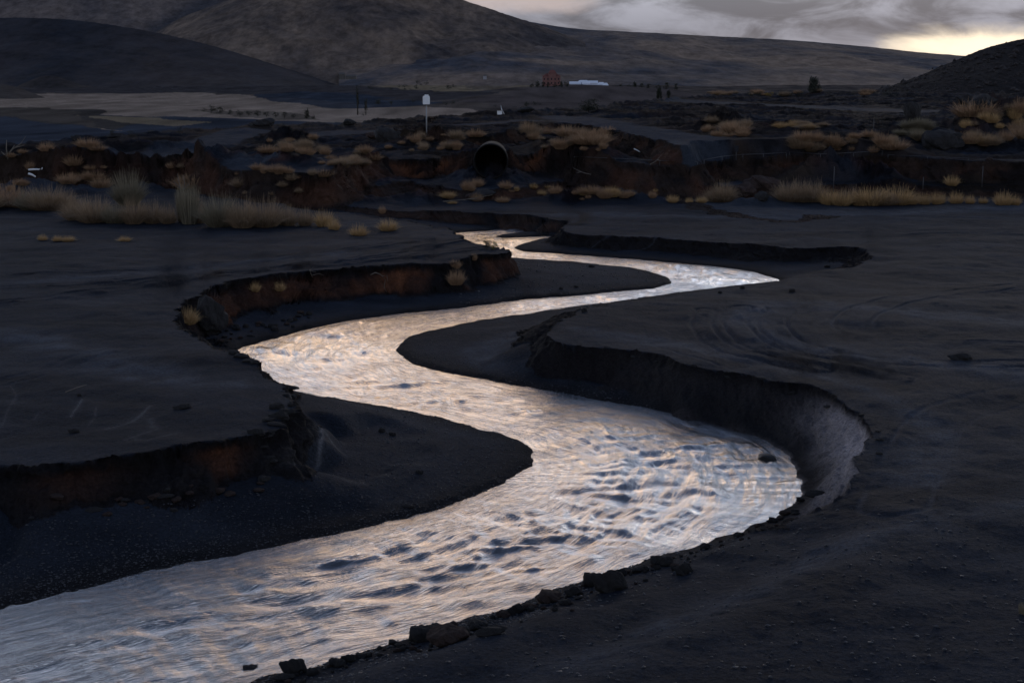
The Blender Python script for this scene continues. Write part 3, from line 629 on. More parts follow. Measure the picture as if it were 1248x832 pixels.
put_rock(905,240,34,'brown slumped block at the foot of the terrace wall', kind=1); put_rock(930,232,44,'larger brown slumped block right of the slumped block', kind=1)
put_rock(930,246,20,'grey stone in front of the brown slumped blocks'); put_rock(140,168,14,'small dark boulder on the far left ridge'); put_rock(93,172,10,'smallest boulder on the far left ridge')
put_rock(640,136,14,'low dark rock beside the tiny white hut'); put_rock(1110,85,6,'dark rock standing on the scree hill skyline'); put_rock(1172,63,6,'second rock on the scree hill skyline')
# crumbled clods along the left bank crest and foot
rs = random.Random(5)
gcl = 'crumbled earth clods at the foot of the ochre bank'
for k in range(34):
    t = k / 33; px = 268 + 110 * t + rs.uniform(-5, 5); py = 412 - 28 * t + rs.uniform(-7, 9)
    put_rock(px, py, rs.uniform(4, 9), 'small crumbled earth clod at the foot of the ochre left bank', 'clod', 'clod', gcl, kind=rs.choice((0, 0, 1)), sink=.2, seed=k+1)
gcl = 'clods along the broken crest of the near left bank'
for k, (px, py) in enumerate([(348,476),(352,488),(345,466),(336,458),(330,452),(322,449),(310,444),(300,441),(355,496),(349,505),(340,512),(336,520),(331,530),(322,540),(318,550),(325,560),(330,568),(293,437),(284,432),(335,500),(325,515),(312,530)]):
    put_rock(px, py, rs.uniform(10, 20), 'dark jagged clod on the broken edge of the near left bank', 'clod', 'clod', gcl, sink=.35, seed=k+50, hz=.7)
gcl = 'clods along the undercut lip of the right bank'
for k in range(14):
    t = k / 13; px = np.interp(t, [0,.3,.6,.8,1], [672,800,960,1066,1074]) + rs.uniform(-4, 4); py = np.interp(t, [0,.3,.6,.8,1], [414,434,468,507,545]) + rs.uniform(1, 12)
    put_rock(px, py, rs.uniform(5, 10), 'dark earth clod on the undercut lip of the right bank', 'clod', 'clod', gcl, sink=.4, seed=k+90, hz=.6)
gcl = 'slumped blocks at the foot of the near left bank'
for k in range(22):
    px = rs.uniform(-20, 330); put_rock(px, np.interp(px, [0, 200, 330], [628, 618, 590]) + rs.uniform(-14, 10), rs.uniform(6, 20), 'dark slumped earth block at the foot of the near left bank', 'clod', 'clod', gcl, sink=.35, seed=k+400, kind=rs.choice((0, 1)), hz=.7)
gcl = 'stones strewn along the near shore'
for k in range(150):
    t = rs.random(); px = 330 + 640 * t; py = np.interp(px, [330, 520, 709, 860, 970], [828, 780, 716, 668, 622]) + abs(rs.gauss(0, 8)) + 1
    put_rock(px, py, 3 + 8 * rs.random() ** 2, 'small dark stone strewn along the near shore', 'stone', 'stone', gcl, sink=.2, seed=k+130, kind=rs.choice((0,0,0,1)))

# pebbles and gravel: too many to count
def scatter_mesh(name, pts, sizes, m, seed=0, lo=.5):
    rs = np.random.RandomState(seed); n = len(pts)
    bv = np.array([(1,0,0),(0,1,0),(-1,0,0),(0,-1,0),(0,0,.8),(0,0,-.6)], np.float32)
    bf = np.array([(0,1,4),(1,2,4),(2,3,4),(3,0,4),(1,0,5),(2,1,5),(3,2,5),(0,3,5)])
    V = bv[None] * (1 + .35 * rs.randn(n, 6, 1)) * sizes[:, None, None] * np.stack([1 + .4 * rs.rand(n), 1 + 0*sizes, lo + .4 * rs.rand(n)], -1)[:, None]
    a = rs.rand(n) * 6.28; ca, sa = np.cos(a)[:, None], np.sin(a)[:, None]
    x = V[..., 0] * ca - V[..., 1] * sa; y = V[..., 0] * sa + V[..., 1] * ca
    V = np.stack([x, y, V[..., 2]], -1) + pts[:, None]
    Ff = bf[None] + (np.arange(n) * 6)[:, None, None]
    return np_mesh(name, V.reshape(-1, 3), Ff.reshape(-1, 3), m, False, 3)
rsn = np.random.RandomState(4)
M_peb = simple('pebble', (.034, .037, .046), .6, .7, 2.5, .3, 8, .45)
def gravel(name, n, pxr, pyr, cond, smin, smax, label, z=.2, seed=1):
    px = rsn.uniform(*pxr, n); py = rsn.uniform(*pyr, n)
    P = np.array([at(a, b, z) for a, b in zip(px, py)], np.float32)
    W = samp(rW, P[:, 0], P[:, 1]); Lp = samp(rL, P[:, 0], P[:, 1]); Rp = samp(rR, P[:, 0], P[:, 1])
    k = cond(W, Lp, Rp, P); P = P[k]; zz = terrain(P[:, 0], P[:, 1], False)
    sz = smin + (smax - smin) * rsn.rand(len(P)) ** 3
    me = scatter_mesh(name, np.column_stack([P, zz + sz * .2]), sz.astype(np.float32), M_peb, seed)
    return tag(link(name, me), label, 'gravel', kind='stuff')
gravel('gravel', 60000, (-60, 670), (470, 760), lambda W, L, Rr, P: (W < -.02) & (W > -5.) & (L < -.9) & (Rr < -1) & (rsn.rand(len(W)) < np.exp(W / 1.8)), .005, .022, 'fine dark gravel covering the left spit beside the water')
gravel('gravel', 20000, (470, 900), (400, 520), lambda W, L, Rr, P: (W < 0) & (W > -3) & (L < -1) & (Rr < -.8) & (rsn.rand(len(W)) < np.exp(W / 1.)), .006, .022, 'fine dark gravel on the inner bend of the right bar', seed=2)
gravel('gravel', 34000, (300, 1300), (600, 860), lambda W, L, Rr, P: (W < 0) & (W > -9) & (rsn.rand(len(W)) < .1 + np.exp(W / .5)), .005, .03, 'dark grit and pebbles along the near right shore', z=.9, seed=3)
gravel('gravel', 6000, (560, 830), (314, 372), lambda W, L, Rr, P: (W < 0) & (L < -.9) & (rsn.rand(len(W)) < .4), .01, .04, 'grit strewn over the middle bar', seed=5)
# scree on the right hill
o = bpy.data.objects['scree_hill']; vs = np.empty(len(o.data.vertices) * 3, np.float32); o.data.vertices.foreach_get('co', vs); vs = vs.reshape(-1, 3)
k = rsn.randint(0, len(vs), 9000); pts = vs[k] + rsn.randn(len(k), 3) * [.5, .5, 0]
sz = (.15 + .9 * rsn.rand(len(k)) ** 5).astype(np.float32)
tag(link('scree', scatter_mesh('scree', pts.astype(np.float32), sz, simple('scree_rock', (.035, .03, .03), .95, .6, .6, .5, 2), 8, .7)), 'loose dark boulders covering the steep right hillside', 'scree', kind='stuff')

# ------------------------------------------------------------------ plants
def grass_mat(name, c1, c2):
    m = mat(name); nt = m.node_tree; L = nt.links.new; b = nt.nodes['Principled BSDF']
    a = nd(nt, 'ShaderNodeAttribute', attribute_name='tint')
    r = nd(nt, 'ShaderNodeValToRGB'); r.color_ramp.elements[0].color = (*c1, 1); r.color_ramp.elements[1].color = (*c2, 1); L(a.outputs['Fac'], r.inputs[0])
    L(r.outputs[0], b.inputs['Base Color']); b.inputs['Roughness'].default_value = .8; b.inputs['Specular IOR Level'].default_value = .15
    return m
def tussock(name, seed, m, n=700, hgt=1., spread=.6, arch=1., width=.007, base=.25, stiff=.5):
    rs = np.random.RandomState(seed); K = 5
    a = rs.rand(n) * 6.283; rb = base * np.sqrt(rs.rand(n)); lean = spread * rs.rand(n) ** .8; Ln = hgt * (.55 + .45 * rs.rand(n)) * (1 - .25 * lean)
    a2 = a + rs.randn(n) * .5
    bx = rb * np.cos(a); by = rb * np.sin(a)
    t = np.linspace(0, 1, K)[None]
    out = (lean[:, None] * t ** stiff * .5 + lean[:, None] * arch * t ** 2.2 * .6) * Ln[:, None]
    z = Ln[:, None] * (t - arch * lean[:, None] * .38 * t ** 2.6)
    jx = rs.randn(n, 1) * .05 * t ** 2
    cx = bx[:, None] + out * np.cos(a2)[:, None] + jx * hgt; cy = by[:, None] + out * np.sin(a2)[:, None] + jx * hgt * .5
    w = width * (1 - .85 * t) * (.6 + .8 * rs.rand(n))[:, None]
    pa = rs.rand(n)[:, None] * 3.14
    L_ = np.stack([cx - w * np.cos(pa), cy - w * np.sin(pa), z], -1); R_ = np.stack([cx + w * np.cos(pa), cy + w * np.sin(pa), z], -1)
    V = np.stack([L_, R_], 2).reshape(n, K * 2, 3)
    f = np.array([(2*i, 2*i+1, 2*i+3, 2*i+2) for i in range(K-1)])
    Ff = (f[None] + (np.arange(n) * K * 2)[:, None, None]).reshape(-1, 4)
    me = np_mesh(name, V.reshape(-1, 3), Ff, m)
    at_ = me.attributes.new('tint', 'FLOAT', 'POINT'); tv = np.repeat(np.clip(rs.rand(n) * .7 + .15, 0, 1)[:, None], K * 2, 1) + np.repeat(np.linspace(-.1, .25, K), 2)[None]
    at_.data.foreach_set('value', np.clip(tv, 0, 1).astype(np.float32).ravel())
    return me
GM_tan = grass_mat('dry_grass', (.12, .085, .055), (.42, .305, .20))
GM_straw = grass_mat('straw_grass', (.22, .14, .06), (.62, .42, .21))
GM_grey = grass_mat('grey_grass', (.09, .08, .055), (.30, .26, .185))
GM_brown = grass_mat('brown_grass', (.15, .09, .055), (.46, .30, .18))
GM_green = grass_mat('olive_grass', (.05, .055, .025), (.13, .13, .05))
T_tan = [tussock('tussock_blades', 100 + i, GM_tan, 1500, 1., 1.7, .95, .006, .35) for i in range(3)]
T_grey = [tussock('tussock_blades', 110 + i, GM_grey, 1500, 1., 1.6, .75, .006, .3) for i in range(2)]
T_up = [tussock('tussock_blades', 120 + i, GM_grey, 700, 1., .4, .3, .006, .2) for i in range(2)]
T_straw = [tussock('tussock_blades', 130 + i, GM_straw, 600, 1., 1.6, .95, .011, .4) for i in range(3)]
T_brown = [tussock('tussock_blades', 140 + i, GM_brown, 700, 1., 1.5, .85, .011, .5) for i in range(3)]
POOL = {'tan': T_tan, 'grey': T_grey, 'up': T_up, 'straw': T_straw, 'brown': T_brown}
def put_grass(px, py, hpx, kind, label, wide=1., name='grass_tussock', group=None, cat='grass tussock', seed=0):
    x, y, z = zat(px, py); D_ = math.hypot(x, y); s_ = hpx / F * D_ * 1.22; wide *= .7 * (1 + .25 * math.sin(px * 12.9)); s_ *= 1 + .18 * math.sin(px * 7.7 + py)
    rs = random.Random(int(px * 31 + py * 7 + seed)); me = rs.choice(POOL[kind])
    o = link(name, me, loc=(x, y, z - .03)); o.scale = (s_ * wide, s_ * wide, s_); o.rotation_euler = (0, 0, rs.uniform(-.6, .6) + (3.14 if rs.random() < .5 else 0))
    return tag(o, label, cat, group)
gl = 'tall dry grasses along the back of the left flat'
for a in [(157,250,36,'grey','spiky grey-green dome of grass rising highest behind the left grass row',.75),(295,277,42,'tan','largest rounded dry tussock in the left grass row',1.25),(268,276,36,'grey','grey tussock on the left shoulder of the largest tussock',.9),(322,276,38,'tan','dry tussock on the right shoulder of the largest tussock',1.1),
 (231,273,46,'up','tall upright grey grass clump left of the largest tussock',.9),(222,270,34,'up','shorter upright clump beside the tall upright clump',1.),(240,272,30,'tan','low tussock at the right foot of the upright clump',1.),
 (350,275,32,'tan','dry tussock two places right of the largest tussock',1.1),(372,275,26,'tan','low tussock toward the right end of the left grass row',1.1),(395,276,22,'straw','golden tussock near the right end of the left grass row',1.),(407,280,14,'straw','small golden tuft at the river side of the golden tussock',1.),
 (437,287,13,'straw','round golden tuft on the sand beyond the row end',1.),(473,281,15,'straw','outermost golden tuft near the far river bend',1.1),
 (95,268,26,'tan','tussock at the left end of the long low grass bank',1.2),(115,271,30,'tan','second tussock of the long low grass bank',1.2),(140,272,28,'grey','third tussock of the long low grass bank, below the spiky dome',1.2),(163,272,30,'tan','tussock right below the spiky dome',1.2),(185,272,28,'tan','tussock right of the spiky dome',1.2),(205,272,24,'tan','last low tussock before the upright clump',1.1),
 (60,256,26,'tan','rounded tussock standing behind the left end of the grass bank',1.3),(78,257,24,'tan','tussock behind the long bank, right of the rounded one',1.2),(38,256,22,'grey','grey tussock behind the two small straw tufts',1.3),(10,252,26,'brown','brown scrubby tussock at the far left picture edge',1.3),(24,253,20,'brown','smaller brown tussock next to the far left one',1.3),(-12,254,26,'tan','dry tussock cut by the left picture edge',1.3)]:
    put_grass(a[0], a[1], a[2], a[3], a[4], a[5], group=gl)
for a in [(52,293,7,'low straw tuft, left of the three on the left sand flat'),(70,294,9,'widest straw tuft on the left sand flat'),(83,294,8,'straw tuft at the right of the widest straw tuft'),(152,294,7,'lone straw tuft right of the others on the left sand flat')]:
    put_grass(a[0], a[1], a[2], 'straw', a[3], 1.6, group='straw tufts on the left sand flat')
gl = 'dry grasses below the right terrace wall'
rs = random.Random(11)
base = [(820,247,9),(840,247,9),(855,247,8),(872,246,22),(882,246,26),(960,245,24),(975,246,28),(990,246,24),(1010,249,18),(1025,250,20),(1034,249,26),(1048,250,18),(1062,250,20),(1078,250,22),(1094,249,20),(1110,249,16),(1126,249,15),(1143,249,14),(1165,248,13),(1182,248,11),(1198,248,10),(1222,250,15),(1236,250,13),(1160,226,14)]
for k, (px, py, hp) in enumerate(base):
    kd = 'tan' if hp >= 22 else 'straw'
    lab = {0:'leftmost low straw tuft below the right terrace wall',23:'golden tuft growing high on the right terrace wall face',6:'tallest pale tussock below the right terrace wall',21:'separate straw tussock near the right end of the wall foot row',22:'rightmost straw tussock at the wall foot',3:'pale drooping grass left of the brown slumped blocks',4:'taller drooping grass against the brown slumped blocks'}.get(k, 'dry straw tussock in the row below the right terrace wall')
    put_grass(px, py, hp, kd, lab, 1.3, group=gl)
def patch(n0, x0, x1, y0, y1, h0, h1, kinds, label, grp, wide=1.3, name='dry_tuft', cat='dry tuft'):
    rs = random.Random(int(x0 * 3 + y0)); 
    for k in range(int(n0 * 1.7)):
        u = rs.random(); put_grass(x0 + (x1 - x0) * u, y0 + (y1 - y0) * rs.random(), rs.uniform(h0 * .9, h1 * 1.3), rs.choice(kinds), label, wide * rs.uniform(.8, 1.3), name, grp, cat, seed=k).scale.x *= rs.uniform(.8, 1.4)
patch(9,858,912,152,168,5,10,['tan','brown'],'brown dry tuft on the mound above the dark road','tufts on the mound above the road')
patch(8,945,1010,152,157,4,6,['tan','straw'],'pale tuft in the flat strip beyond the right terrace','tufts of the pale flat strip',2.)
patch(18,965,1092,168,188,5,11,['tan','brown','brown'],'dry tuft on the ochre mounds above the terrace wall','tufts on the ochre mounds above the wall')
patch(6,1096,1134,155,172,7,12,['tan','grey'],'greyish tuft beside the black domed boulder','tufts beside the domed boulder')
patch(16,1175,1260,128,180,6,13,['tan','straw','brown'],'dry tuft on the rough slope under the scree hill','tufts under the scree hill')
patch(16,635,745,162,188,5,12,['brown','brown','tan'],'brown dry tuft on the slope right of the culvert','tufts on the slope right of the culvert')
patch(12,470,582,166,186,4,9,['brown','tan'],'dry tuft on the rough ground behind the culvert','tufts behind the culvert')
patch(9,325,400,168,190,4,10,['brown','tan'],'brown tuft on the lava field left of the post','tufts left of the post')
patch(8,392,460,182,204,4,9,['tan','brown'],'pale tuft along the edge of the dark left wall','tufts on the left wall edge',1.6)
patch(8,415,440,198,207,7,10,['tan'],'feathery tuft on the face of the dark left wall','tufts on the left wall face',1.)
patch(10,700,800,236,246,4,10,['brown','straw'],'ochre tuft on the low mound below the terrace','tufts on the low mound below the terrace')
patch(9,545,690,226,250,4,10,['straw','brown'],'ochre tuft on the shelf below the culvert','tufts below the culvert')
patch(14,200,400,205,245,4,12,['brown','tan'],'brown tuft on the broken ground behind the left grass row','tufts behind the left grass row')
patch(12,-20,130,180,240,4,10,['brown'],'dull brown tuft on the far left broken ground','tufts on the far left broken ground')
patch(10,860,1110,112,118,3,5,['brown','tan'],'tiny tuft along the skyline by the upper road','tufts by the upper road',2.)
# tufts hanging on the ochre bank
for a in [(229,398,22,'straw','golden tuft left of the tall black block on the ochre bank'),(311,356,16,'straw','golden tuft hanging on the ochre bank, left of two'),(341,357,14,'straw','golden tuft hanging on the ochre bank, right of two'),(555,330,14,'brown','brown tuft near the tip of the ochre bank'),(578,322,10,'brown','small brown tuft at the tip of the ochre bank'),(556,352,18,'brown','ochre tuft hanging low at the tip of the ochre bank'),(1246,748,16,'up','thin dry tuft at the right picture edge in the foreground'),(466,260-0,10,'brown','small tuft far behind the outermost golden tuft')]:
    put_grass(a[0], a[1], a[2], a[3], a[4], .9)

# ------------------------------------------------------------------ bushes and trees: leaves on limbs
def tube(bm, pts, r0, r1, n=6):
    pts = [Vector(p) for p in pts]; rings = []
    for i, p in enumerate(pts):
        d = (pts[min(i+1, len(pts)-1)] - pts[max(i-1, 0)]).normalized(); a = d.orthogonal().normalized(); b = d.cross(a)
        r_ = r0 + (r1 - r0) * i / (len(pts) - 1)
        rings.append([bm.verts.new(p + (a * math.cos(k * 6.2832 / n) + b * math.sin(k * 6.2832 / n)) * r_) for k in range(n)])
    for A, B in zip(rings, rings[1:]):
        for k in range(n): bm.faces.new((A[k], A[(k+1) % n], B[(k+1) % n], B[k]))
    bm.faces.new(rings[0][::-1]); bm.faces.new(rings[-1])
def bmesh_obj(name, bm, m, parent=None, smooth=True):
    me = bpy.data.meshes.new(name); bm.normal_update(); bm.to_mesh(me); bm.free(); me.materials.append(m)
    if smooth:
        for p in me.polygons: p.use_smooth = True
    return link(name, me, parent)
M_bark = simple('bark', (.05, .04, .035), .9, .4, 8, .5)
M_twig = simple('dead_wood', (.16, .14, .12), .9, .3, 8, .3)
def leaf_mat(name, c1, c2): return grass_mat(name, c1, c2)
LM_dark = leaf_mat('dark_leaves', (.015, .018, .014), (.04, .045, .03)); LM_ol = leaf_mat('olive_leaves', (.05, .055, .02), (.14, .14, .05)); LM_yel = leaf_mat('yellow_leaves', (.12, .08, .02), (.35, .24, .06)); LM_grey = leaf_mat('grey_leaves', (.03, .034, .03), (.07, .075, .06))
def plant(name, loc, hgt, wid, lm, label, cat, group=None, seed=0, leaves=900, trunk=.3, upright=False, leaf=.05, clumps=14):
    root = empty(name, loc); rs = random.Random(seed)
    bm = bmesh.new(); cs = []
    tube(bm, [(0, 0, -.1 * hgt), (rs.uniform(-.02, .02) * hgt, 0, trunk * hgt), (0, 0, hgt * .7)], .03 * hgt, .012 * hgt)
    for k in range(clumps):
        a = rs.uniform(0, 6.28); q = rs.random() ** .5; zz = rs.uniform(trunk, 1.) ; rad_ = (1 - abs(zz - .55) * (.5 if upright else 1.)) * wid * .42 * q
        c = Vector((rad_ * math.cos(a), rad_ * math.sin(a), zz * hgt * .92)); cs.append(c)
        tube(bm, [(0, 0, trunk * hgt * .7), c * .55 + Vector((0, 0, .1 * hgt)), c], .012 * hgt, .004 * hgt, 4)
    bmesh_obj('trunk', bm, M_bark, root)
    rn = np.random.RandomState(seed); n = leaves
    ci = rn.randint(0, len(cs), n); P = np.array([cs[i][:] for i in ci]) + rn.randn(n, 3) * [wid * .10, wid * .10, hgt * (.09 if not upright else .13)]
    A = rn.randn(n, 3); A /= np.linalg.norm(A, axis=1)[:, None]; B = np.cross(A, rn.randn(n, 3)); B /= np.linalg.norm(B, axis=1)[:, None]
    if upright: A = A * .4 + [0, 0, 1]
    s_ = (leaf * hgt * (.6 + .8 * rn.rand(n)))[:, None]
    V = np.stack([P - A * s_, P + B * s_ * .45, P + A * s_, P - B * s_ * .45], 1); V[..., 2] = np.maximum(V[..., 2], 0)
    me = np_mesh('crown', V.reshape(-1, 3), np.arange(n * 4).reshape(-1, 4), lm, False)
    t_ = me.attributes.new('tint', 'FLOAT', 'POINT'); t_.data.foreach_set('value', np.repeat(rn.rand(n), 4).astype(np.float32))
    link('crown' if trunk > .15 else 'foliage', me, root)
    return tag(root, label, cat, group)
def put_plant(px, py, hpx, wpx, lm, label, cat='shrub', name='shrub', D=None, **k):
    if D is None:
        x, y, z = zat(px, py)
    else:
        d = ray(px, py); t = D / d[1]; x, y, z = d[0]*t, D, H + d[2]*t
        zt = float(terrain(np.array([x]), np.array([y]), False)[0]); z = z if k.pop('free', False) else z
    D_ = math.hypot(x, y); return plant(name, (x, y, z), hpx / F * D_, wpx / F * D_, lm, label, cat, seed=int(px * 3 + py), **k)
put_plant(594, 303, 10, 14, LM_dark, 'dark green little bush on the tip of the left bank', trunk=.1)
put_plant(602, 305, 9, 11, LM_ol, 'olive yellow little bush beside the dark bush on the bank tip', trunk=.1)
put_plant(992, 113, 15, 14, LM_grey, 'upright dark shrub standing alone on the skyline by the upper road', trunk=.1, upright=True, leaves=1500, leaf=.09)
put_plant(717, 136, 14, 34, LM_dark, 'broad dark bush on the crest below the red house', trunk=.08, leaves=1500)
put_plant(803, 121, 14, 7, LM_dark, 'narrow dark shrub on the crest, left of two', trunk=.1, upright=True); put_plant(815, 121, 9, 7, LM_dark, 'narrow dark shrub on the crest, right of two', trunk=.1, upright=True)
put_plant(938, 118, 6, 13, LM_yel, 'golden yellow low bush by the upper road', trunk=.05)
for k, (px, w) in enumerate([(915,16),(926,12),(952,14),(963,10),(974,10)]):
    put_plant(px, 118, 7, w, LM_dark, ['dark rounded bush at the left end of the upper road hedge','dark bush touching the golden bush from the left','dark bush just right of the golden bush','small dark bush in the hedge by the upper road','dark bush nearest the upright skyline shrub'][k], trunk=.05, leaves=400)
for k, (px, py, w, h_) in enumerate([(1060,116,30,6),(1085,116,26,7),(1040,116,22,5),(1010,116,16,4)]):
    put_plant(px, py, h_, w, LM_dark, ['low dark scrub on the skyline before the scree hill','low dark scrub touching the scree hill foot','flat dark scrub left of the scree-side scrub','tiny dark scrub right of the upright shrub'][k], trunk=.05, leaves=400)
put_plant(137, 168, 9, 10, LM_dark, 'dark bush on the left skyline of the lava field', trunk=.05, leaves=300); put_plant(160, 167, 7, 16, LM_dark, 'second dark bush on the left skyline', trunk=.05, leaves=300)
put_plant(222, 163, 8, 16, LM_dark, 'ragged dark bush on the left skyline nearest the fields', trunk=.05, upright=True, leaves=300); put_plant(346, 155, 5, 10, LM_dark, 'tiny dark bush on the skyline between two boulders', trunk=.05, leaves=200)
# far trees in the fields
rs = random.Random(2)
for k, (px, py, h_, w) in enumerate([(258,137,9,16),(268,139,8,12),(280,140,6,10),(292,141,7,10),(303,141,6,9),(314,142,7,10),(325,143,6,9),(336,143,6,8),(347,144,7,9),(358,144,5,8),(374,146,12,7),(382,147,6,6),(248,136,4,8)]):
    put_plant(px, py, h_, w, LM_dark, {0:'largest round tree at the left end of the field tree line',10:'tallest pointed tree near the right end of the field tree line'}.get(k,'small dark tree in the row across the pale field'), 'tree', 'tree', D=700+k*4, group='trees in a row across the pale field', leaves=260, trunk=.18, leaf=.07)
for k, (px, py, h_, w) in enumerate([(436,137,30,4),(446,138,20,4)]):
    put_plant(px, py, h_, w, LM_dark, ['taller of two thin dark poplars in the pale field','shorter of two thin dark poplars in the pale field'][k], 'tree', 'poplar_tree', D=800, leaves=260, trunk=.18, upright=True, leaf=.03, clumps=24)
put_plant(443, 141, 5, 20, LM_dark, 'low dark bush at the foot of the two thin poplars', D=790, trunk=.05, leaves=300)
for k, px in enumerate([648,655,662,668,676,684,690,756,766,774,782,790,800,812,824]):
    put_plant(px, 107 + (k > 6) * 1.5 + (k > 11), 5 + (k * 7 % 4), 7, LM_dark, 'small dark tree below the red house' if k < 7 else 'small dark tree in the hedge right of the white farm', 'tree', 'tree', D=1440 if k < 7 else 1500, group='trees below the red house' if k < 7 else 'trees right of the white farm', leaves=160, trunk=.15, leaf=.09)
for k in range(34):
    px = rs.uniform(455, 660) if k % 2 else rs.uniform(425, 560); py = rs.uniform(124, 133) - (0 if k % 2 else 22) + (px-500)*(.02 if k % 2 else .0)
    put_plant(px, py, rs.uniform(2.5, 5), rs.uniform(5, 11), LM_grey, 'tiny grey shrub dotting the middle fields', 'shrub', 'field_shrub', D=950 if k % 2 else 2400, group='tiny shrubs dotting the middle fields', leaves=90, trunk=.1, leaf=.12)
# dead branches
def branchy(name, loc, pts_list, r0, label, cat='dead branch', m=None):
    root = empty(name, loc); bm = bmesh.new()
    for P in pts_list: tube(bm, P, r0, r0 * .3, 5)
    o = bmesh_obj(name, bm, m or M_twig); o.location = loc; bpy.data.objects.remove(root); return tag(o, label, cat)
x, y, z = zat(465, 352); s_ = math.hypot(x, y) / F
branchy('dead_branch', (x, y - .25, z + .1), [[(-12*s_, 0, 12*s_), (-6*s_, -.05, 15*s_), (0, -.08, 13*s_), (6*s_, -.05, 6*s_), (4*s_, 0, -3*s_), (7*s_, 0, -9*s_)], [(2*s_, -.08, 11*s_), (8*s_, -.1, 12*s_), (9*s_, -.1, 4*s_)]], .016, 'pale curved dead branch hanging over the ochre left bank')
x, y, z = zat(382, 346); 
branchy('dead_branch', (x, y - .2, z + .1), [[(0, 0, 0), (-3*s_, 0, 8*s_), (2*s_, 0, 12*s_)], [(0, 0, 2*s_), (8*s_, 0, 4*s_), (14*s_, 0, 2*s_)], [(-3*s_, 0, 8*s_), (5*s_, -.05, 6*s_)]], .010, 'thin forked dead branch at the crest of the ochre bank')
x, y, z = zat(10, 200); s_ = math.hypot(x, y) / F
branchy('dead_shrub', (x, y, z), [[(0, 0, 0), (4*s_, 0, 10*s_), (16*s_, 0, 18*s_), (22*s_, 0, 26*s_)], [(0, 0, 0), (-1*s_, 0, 12*s_), (0, 0, 22*s_)], [(3*s_, 0, 8*s_), (8*s_, .1, 16*s_)], [(8*s_, 0, 13*s_), (20*s_, 0, 16*s_)], [(0, 0, 1*s_), (-7*s_, 0, 9*s_)]], .045, 'bare forked dead shrub at the far left of the lava field', 'dead shrub')
x, y, z = zat(222, 240); 
branchy('dead_shrub', (x, y, z), [[(0, 0, 0), (-2*s_, 0, 12*s_), (-4*s_, 0, 24*s_)], [(0, 0, 0), (3*s_, 0, 12*s_), (2*s_, 0, 22*s_)], [(-1*s_, 0, 8*s_), (-8*s_, 0, 16*s_)], [(1*s_, 0, 6*s_), (8*s_, 0, 14*s_)]], .03, 'bare upright dead twigs rising behind the tall grey clump', 'dead shrub')
for k, (px, py, dx, dz, lab) in enumerate([(792,214,16,-14,'crooked dead branch leaning on the middle terrace wall'),(720,216,-22,-8,'long thin dead branch below the terrace, left of the crooked one'),(540,247,60,-8,'long pale stick lying across the slope below the culvert')]):
    x, y, z = zat(px, py); s_ = math.hypot(x, y) / F
    branchy('dead_branch', (x, y - .1, z + .05), [[(0, 0, 0), (dx*.4*s_, 0, -dz*.25*s_), (dx*s_, 0, -dz*s_)], [(dx*.5*s_, 0, -dz*.4*s_), (dx*.8*s_, -.1, -dz*.3*s_)]], .03, lab)
x, y, z = zat(94, 476); s_ = math.hypot(x, y) / F
branchy('twig', (x, y, z + .03), [[(-8*s_, -.3, 0), (0, 0, .02), (5*s_, .35, 0)]], .008, 'thin pale twig lying on the left sand flat', 'twig')

# ------------------------------------------------------------------ built things
def box(bm, c, s_, rz=0, bev=0.):
    r = bmesh.ops.create_cube(bm, size=1.); vs = r['verts']
    for v in vs: v.co = Vector((v.co.x * s_[0], v.co.y * s_[1], v.co.z * s_[2]))
    if bev:
        es = list({e for v in vs for e in v.link_edges}); q = bmesh.ops.bevel(bm, geom=es, offset=bev, segments=2, affect='EDGES'); vs = list({v for f in q['faces'] for v in f.verts} | {v for v in vs if v.is_valid})
    for v in vs:
        x_, y_ = v.co.x, v.co.y; v.co = Vector((x_ * math.cos(rz) - y_ * math.sin(rz) + c[0], x_ * math.sin(rz) + y_ * math.cos(rz) + c[1], v.co.z + c[2]))
M_white = simple('white_paint', (.78, .80, .82), .6, .06, 3, .05); M_post = simple('grey_metal', (.07, .07, .075), .5, .2, 6, .1); M_conc = simple('dark_concrete', (.005, .0045, .0045), .9, .3, 3, .5)
M_black = simple('black_paint_and_pipe_dark', (.012, .013, .02), .6, .2, 3, .1); M_red = simple('red_render', (.20, .10, .092), .9, .15, .3, .1); M_redroof = simple('red_roof', (.16, .06, .05), .9, .2, .5, .1); M_glass = simple('dark_window', (.02, .022, .03), .2, .1, 1, 0)
M_wroof = simple('white_roof', (.75, .80, .88), .5, .06, .2, .05); M_stone = simple('old_stone', (.10, .095, .09), .95, .3, .5, .4)
# the white box on its post
x, y, z = zat(520, 163); s_ = math.hypot(x, y) / F
b_ = empty('box_post', (x, y, z)); bm = bmesh.new(); tube(bm, [(0, 0, -.2), (0, 0, 34*s_)], .045, .04, 10); bmesh_obj('post', bm, simple('pale_metal', (.30, .31, .33), .5, .1, 6, .05), b_)
bm = bmesh.new(); box(bm, (0, 0, 37*s_), (8*s_, 6*s_, 10*s_), .15, .02); bx_ = bmesh_obj('box', bm, simple('white_enamel', (.85, .88, .90), .4, .04, 3, .03), b_, False)
bm = bmesh.new(); box(bm, (.02, 0, 42.6*s_), (4.5*s_, 4*s_, 2*s_), .15, .01); bmesh_obj('cap', bm, M_white, b_, False)
bm = bmesh.new(); box(bm, (0, 0, 31.6*s_), (7*s_, 5*s_, .8*s_), .15); bmesh_obj('bracket', bm, M_black, b_, False)
tag(b_, 'white box mounted on a thin grey post above the culvert', 'post box')
